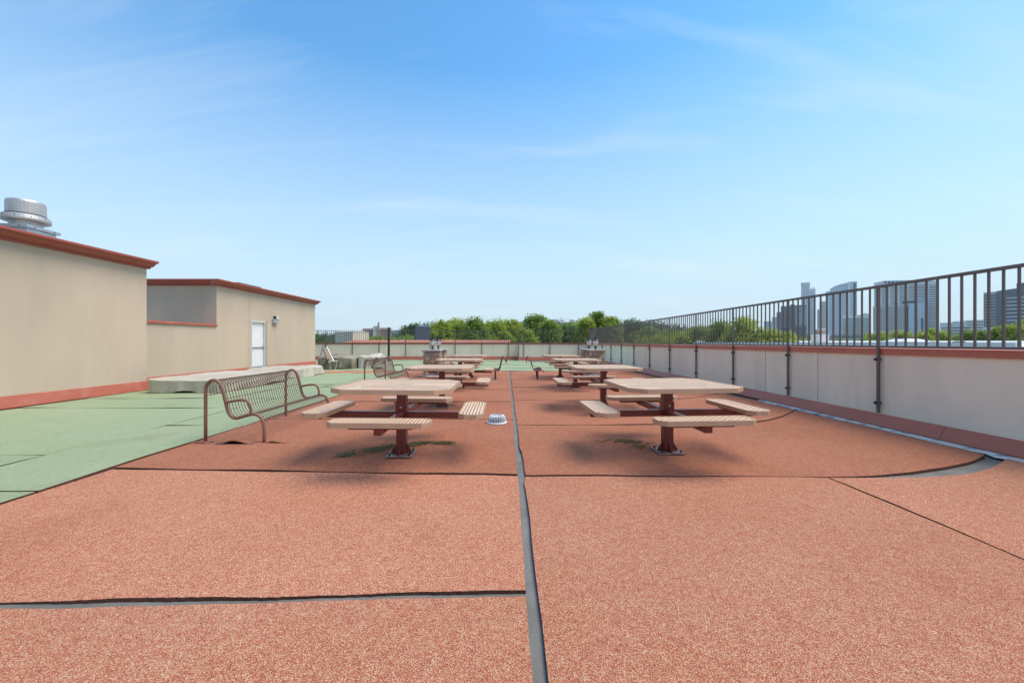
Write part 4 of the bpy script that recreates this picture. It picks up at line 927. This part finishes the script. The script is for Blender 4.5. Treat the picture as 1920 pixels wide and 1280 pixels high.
# ------------------------------------------------------------------ trees
def leaf_mesh(name, lobes, nleaf, size, m, seed, flat=1.3):
    """leaf quads scattered in tufts over and through a set of ellipsoid lobes (cx,cy,cz,rx,ry,rz)"""
    rg_ = np.random.default_rng(seed); vol = np.array([l[3] * l[5] for l in lobes]); vol = vol / vol.sum()
    ntuft = max(20, nleaf // 14)
    li = rg_.choice(len(lobes), ntuft, p=vol); L = np.array(lobes)[li]
    d = rg_.normal(0, 1, (ntuft, 3)); d /= np.linalg.norm(d, axis=1)[:, None]
    rad = np.where(rg_.random(ntuft) < .75, rg_.uniform(.8, 1.08, ntuft), rg_.uniform(.3, .8, ntuft))
    tc_ = L[:, :3] + d * L[:, 3:6] * rad[:, None]
    ti = rg_.integers(0, ntuft, nleaf); ts = size * rg_.uniform(1.2, 3.2, ntuft)
    c = tc_[ti] + np.clip(rg_.normal(0, 1, (nleaf, 3)), -1.6, 1.6) * (ts[ti] * .7)[:, None]
    nrm = rg_.normal(0, 1, (nleaf, 3)) + d[ti] * .9 + np.array([0, 0, flat]); nrm /= np.linalg.norm(nrm, axis=1)[:, None]
    u = np.cross(nrm, rg_.normal(0, 1, (nleaf, 3))); u /= np.linalg.norm(u, axis=1)[:, None]; v = np.cross(nrm, u)
    s = (size * rg_.uniform(.55, 1.25, nleaf))[:, None]
    vs = np.empty((nleaf * 4, 3)); vs[0::4] = c - u * s; vs[1::4] = c - v * s * .55; vs[2::4] = c + u * s; vs[3::4] = c + v * s * .55
    me = bpy.data.meshes.new(name); me.from_pydata(vs.tolist(), [], np.arange(nleaf * 4).reshape(-1, 4).tolist()); me.materials.append(m); return me
def tree(px, ytop, Y, wpx, m, label, seed, nleaf=5000, size=.3, hcrown=None, conic=0.0, group='trees beyond the roof'):
    x = xa(px, Y); zt = zpx(ytop, Y); H = zt - GZ; r = wpx / 730 * Y / 2 * 1.32; rr = random.Random(seed)
    e = empty('tree', (x, Y, GZ), label, 'tree', group)
    hc = hcrown or min(H * .62, r * 2.6)
    lobes = [(0, 0, H - hc * .55, r * .70, r * .70, hc * .44), (0, 0, H - hc * .95, r * .8, r * .8, hc * .35)]
    for k in range(16):
        a = rr.uniform(0, 6.28); q = rr.uniform(.3, .72); zz_ = rr.uniform(.18, .95)
        s_ = rr.uniform(.26, .42) * (1 - .2 * zz_)
        q *= (1.05 - .38 * zz_ ** 2 - conic * zz_)
        lobes.append((math.cos(a) * r * q, math.sin(a) * r * q, H - hc + hc * zz_ - s_ * r * .8, r * s_, r * s_, r * s_ * .85))
    for k in range(3): lobes.append((rr.uniform(-.4, .4) * r, rr.uniform(-.3, .3) * r, H - r * rr.uniform(.24, .45), r * .27, r * .27, r * .24))
    me = leaf_mesh('crown', lobes, int(nleaf * 1.5), size * .8, m, seed); _link('crown', me, e)
    t = MB(); tr0 = max(.18, r * .07)
    t.tube([(0, 0, 0), (.05 * r, 0, H * .3), (-.03 * r, .02 * r, H * .6), (0, 0, H * .85)], tr0, 8)
    t.build('trunk', MT['bark'], e)
    for k in range(5):
        a = k * 1.25 + rr.uniform(-.3, .3); z0 = H - hc * rr.uniform(.6, .95)
        MB().tube([(0, 0, z0), (math.cos(a) * r * .35, math.sin(a) * r * .35, z0 + hc * .2), (math.cos(a) * r * .6, math.sin(a) * r * .6, z0 + hc * .38)], tr0 * .4, 6).build('branch', MT['bark'], e)
    return e
B, D_, F_, M_ = MT['leaf_b'], MT['leaf_d'], MT['leaf_f'], MT['leaf_m']
TR = [
 (600, 622, 75, 56, D_, 'dark tree at the far left beside the beige building corner', 4500, .3),
 (572, 624, 72, 50, D_, 'dark tree mostly hidden behind the beige building corner', 2500, .3),
 (640, 626, 90, 50, D_, 'dark tree behind the cream corrugated shed', 3000, .35),
 (700, 629, 70, 46, M_, 'low green tree below the brick complex, left of the black post', 3500, .28),
 (752, 628, 70, 62, M_, 'low green tree between the black post and the slate-blue box', 4500, .28),
 (772, 606, 130, 40, D_, 'dark tree rising behind the slate-blue box', 4000, .5),
 (826, 600, 62, 48, B, 'bright green tree right of the slate-blue box', 7000, .24),
 (856, 597, 66, 50, B, 'bright yellow-green tree, second from the slate-blue box', 7000, .24),
 (889, 596, 60, 46, M_, 'rounded mid-green tree left of the central trees', 7000, .24),
 (930, 599, 64, 60, B, 'broad bright tree near the centre of the far railing', 9000, .24),
 (958, 600, 68, 44, B, 'bright tree just left of the far wall step', 7000, .24),
 (986, 616, 50, 38, B, 'low yellow-green tree in front of the tall central tree', 6000, .2),
 (1008, 587, 66, 52, M_, 'tall dark-topped green tree right of centre', 10000, .24),
 (1032, 600, 62, 40, M_, 'green tree leaning on the right side of the tall central tree', 6000, .24),
 (1062, 606, 70, 60, MT['leaf_d'], 'grey-green tree left of the right lanterns', 7000, .26),
 (1096, 596, 64, 34, B, 'narrow bright tree behind the right lanterns', 5000, .24),
 (1121, 584, 66, 36, M_, 'tallest open-crowned tree behind the right lanterns', 6000, .24),
 (1146, 594, 64, 34, B, 'bright tree just right of the tallest open-crowned tree', 5000, .24),
 (1182, 604, 90, 50, D_, 'dark tree seen through the far part of the right railing', 5000, .34),
 (1228, 625, 42, 74, B, 'low yellow-green tree seen through the right railing', 8000, .17),
 (1268, 624, 44, 52, B, 'small yellow-green tree beside the low one, right railing', 6000, .17),
 (1308, 610, 58, 54, M_, 'green tree left of the big tree through the railing', 6000, .22),
 (1352, 599, 46, 62, M_, 'left half of the big tree pair through the right railing', 9000, .18),
 (1392, 590, 42, 78, B, 'big leafy tree in the middle of the right railing', 13000, .16),
 (1434, 616, 40, 56, B, 'yellow-green bush-like tree right of the big leafy tree', 8000, .15),
 (1472, 622, 40, 44, B, 'yellow-green tree below the dark blue mid-rise', 6000, .15),
 (1510, 633, 60, 44, M_, 'low green tree left of the pale chimney', 4000, .22),
 (1575, 636, 70, 60, M_, 'low green tree below the blue glass tower', 4000, .26),
 (1622, 634, 70, 46, M_, 'low green tree below the striped office', 4000, .26),
 (1650, 621, 90, 52, B, 'bright tree in front of the punched-window podium, left', 6000, .28),
 (1688, 618, 92, 50, B, 'bright tree in front of the punched-window podium, right', 6000, .28),
 (1722, 622, 88, 44, B, 'bright tree behind the pyramid skylight', 6000, .28),
 (1752, 616, 90, 44, B, 'bright tree below the right end of the slab tower', 6000, .28),
 (1780, 627, 95, 40, M_, 'low green tree below the white low-rise', 4000, .3),
 (1822, 618, 80, 52, M_, 'dark green tree left of the dark office', 7000, .25),
 (1858, 613, 78, 48, M_, 'green tree below the dark office, left', 7000, .25),
 (1898, 602, 76, 64, B, 'green tree rising at the right edge below the dark office', 9000, .25),
 (1948, 592, 80, 60, B, 'tree cut off by the right edge of the photo', 6000, .27),
]
SR = ['just right of the slate-blue rooftop box', 'peeking between the first two bright trees', 'behind the second bright tree from the slate-blue box', 'between the rounded mid-green tree and the broad bright one', 'between the broad bright tree and the one by the wall step', 'directly behind the far wall step', 'at the right shoulder of the tall dark-topped tree', 'left of the grey-green tree near the right lanterns', 'at the right side of the grey-green tree near the lanterns', 'between the narrow bright tree and the tallest open-crowned one', 'between the tallest open-crowned tree and its right neighbour', 'left of the dark tree behind the far railing corner', 'right of the dark tree behind the far railing corner', 'behind the low yellow-green trees at the right railing', 'left of the big tree pair at the right railing', 'behind the black steel post', 'below the slate-blue rooftop box, on its left']
for i, (px, yt, wpx, m) in enumerate([(800, 612, 60, M_), (842, 608, 60, B), (873, 606, 56, B), (908, 604, 60, B), (944, 607, 60, M_), (974, 603, 56, M_), (1022, 604, 60, B), (1048, 607, 60, M_), (1078, 605, 60, B), (1108, 603, 56, B), (1134, 602, 56, B), (1164, 609, 60, M_), (1206, 612, 60, M_), (1250, 614, 70, M_), (1290, 616, 70, M_), (724, 630, 60, M_), (770, 626, 60, M_)]):
    TR.append((px, yt, 84 + 5 * (i % 3), wpx, m, 'second-rank tree ' + SR[i], 5000, .34))
for i, (px, yt, Y, wpx, m, lb, nl, sz) in enumerate(TR): tree(px, yt, Y, wpx, m, lb, 100 + i, int(nl * 1.6), sz, group='dense second rank of trees' if 'second rank' in lb else 'trees beyond the roof')

# ------------------------------------------------------------------ wooded hills far behind
HP = [(100, 628), (400, 626), (592, 625), (700, 622), (745, 620), (768, 611), (790, 606), (812, 604), (840, 607), (880, 603), (902, 599), (925, 603), (960, 601), (985, 600), (1010, 601), (1050, 598), (1080, 600), (1100, 606), (1160, 602), (1185, 600), (1212, 598), (1240, 604), (1270, 609), (1300, 614), (1340, 618), (1450, 624), (1600, 630), (1900, 632), (2200, 632)]
HY_ = 440
m = MB(); n = 120; vs = []
pxs = np.linspace(100, 2200, n + 1); tops = np.interp(pxs, [p for p, _ in HP], [y for _, y in HP])
for p, t in zip(pxs, tops):
    zt = zpx(t, HY_) - 4
    vs += [(xa(p, HY_ - 120), HY_ - 120, GZ + .05), (xa(p, HY_ - 50), HY_ - 50, GZ + (zt - GZ) * .55), (xa(p, HY_), HY_, zt), (xa(p, HY_ + 140), HY_ + 140, zt - 6)]
m.add(vs, [(i * 4 + k, (i + 1) * 4 + k, (i + 1) * 4 + k + 1, i * 4 + k + 1) for i in range(n) for k in range(3)])
struct(m.build('hill', MT['hill'], smooth=True))
rg2 = np.random.default_rng(5); lob = []
for k in range(1500):
    p = rg2.uniform(420, 1520); t = np.interp(p, [a for a, _ in HP], [b for _, b in HP]); f = rg2.uniform(0, 1) ** .7
    Y = HY_ - 90 * (1 - f); zt = GZ + (zpx(t, HY_) - 4 - GZ) * (.35 + .65 * f); r = rg2.uniform(2.5, 5)
    lob.append((xa(p, Y), Y, zt + r * .3, r, r, r * .8))
fo = link('forest_canopy', leaf_mesh('forest_canopy', lob, 90000, .95, MT['leaf_f'], 77)); tag(fo, 'dark wooded hills along the horizon', 'forest', kind='stuff')

# ------------------------------------------------------------------ thin summer haze over the city
hz_m = bpy.data.materials.new('haze'); hz_m.use_nodes = True; hn = hz_m.node_tree; hn.nodes.clear()
ho = hn.nodes.new('ShaderNodeOutputMaterial'); pv = hn.nodes.new('ShaderNodeVolumePrincipled')
pv.inputs['Color'].default_value = (.86, .92, 1.0, 1); pv.inputs['Density'].default_value = 0.00013; pv.inputs['Anisotropy'].default_value = 0.2
hn.links.new(pv.outputs[0], ho.inputs['Volume'])
hb_ = MB().box(-1500, 2200, -40, 1300, GZ - 1, 140).build('haze', hz_m); hb_['kind'] = 'stuff'; hb_['label'] = 'thin summer haze over the city'
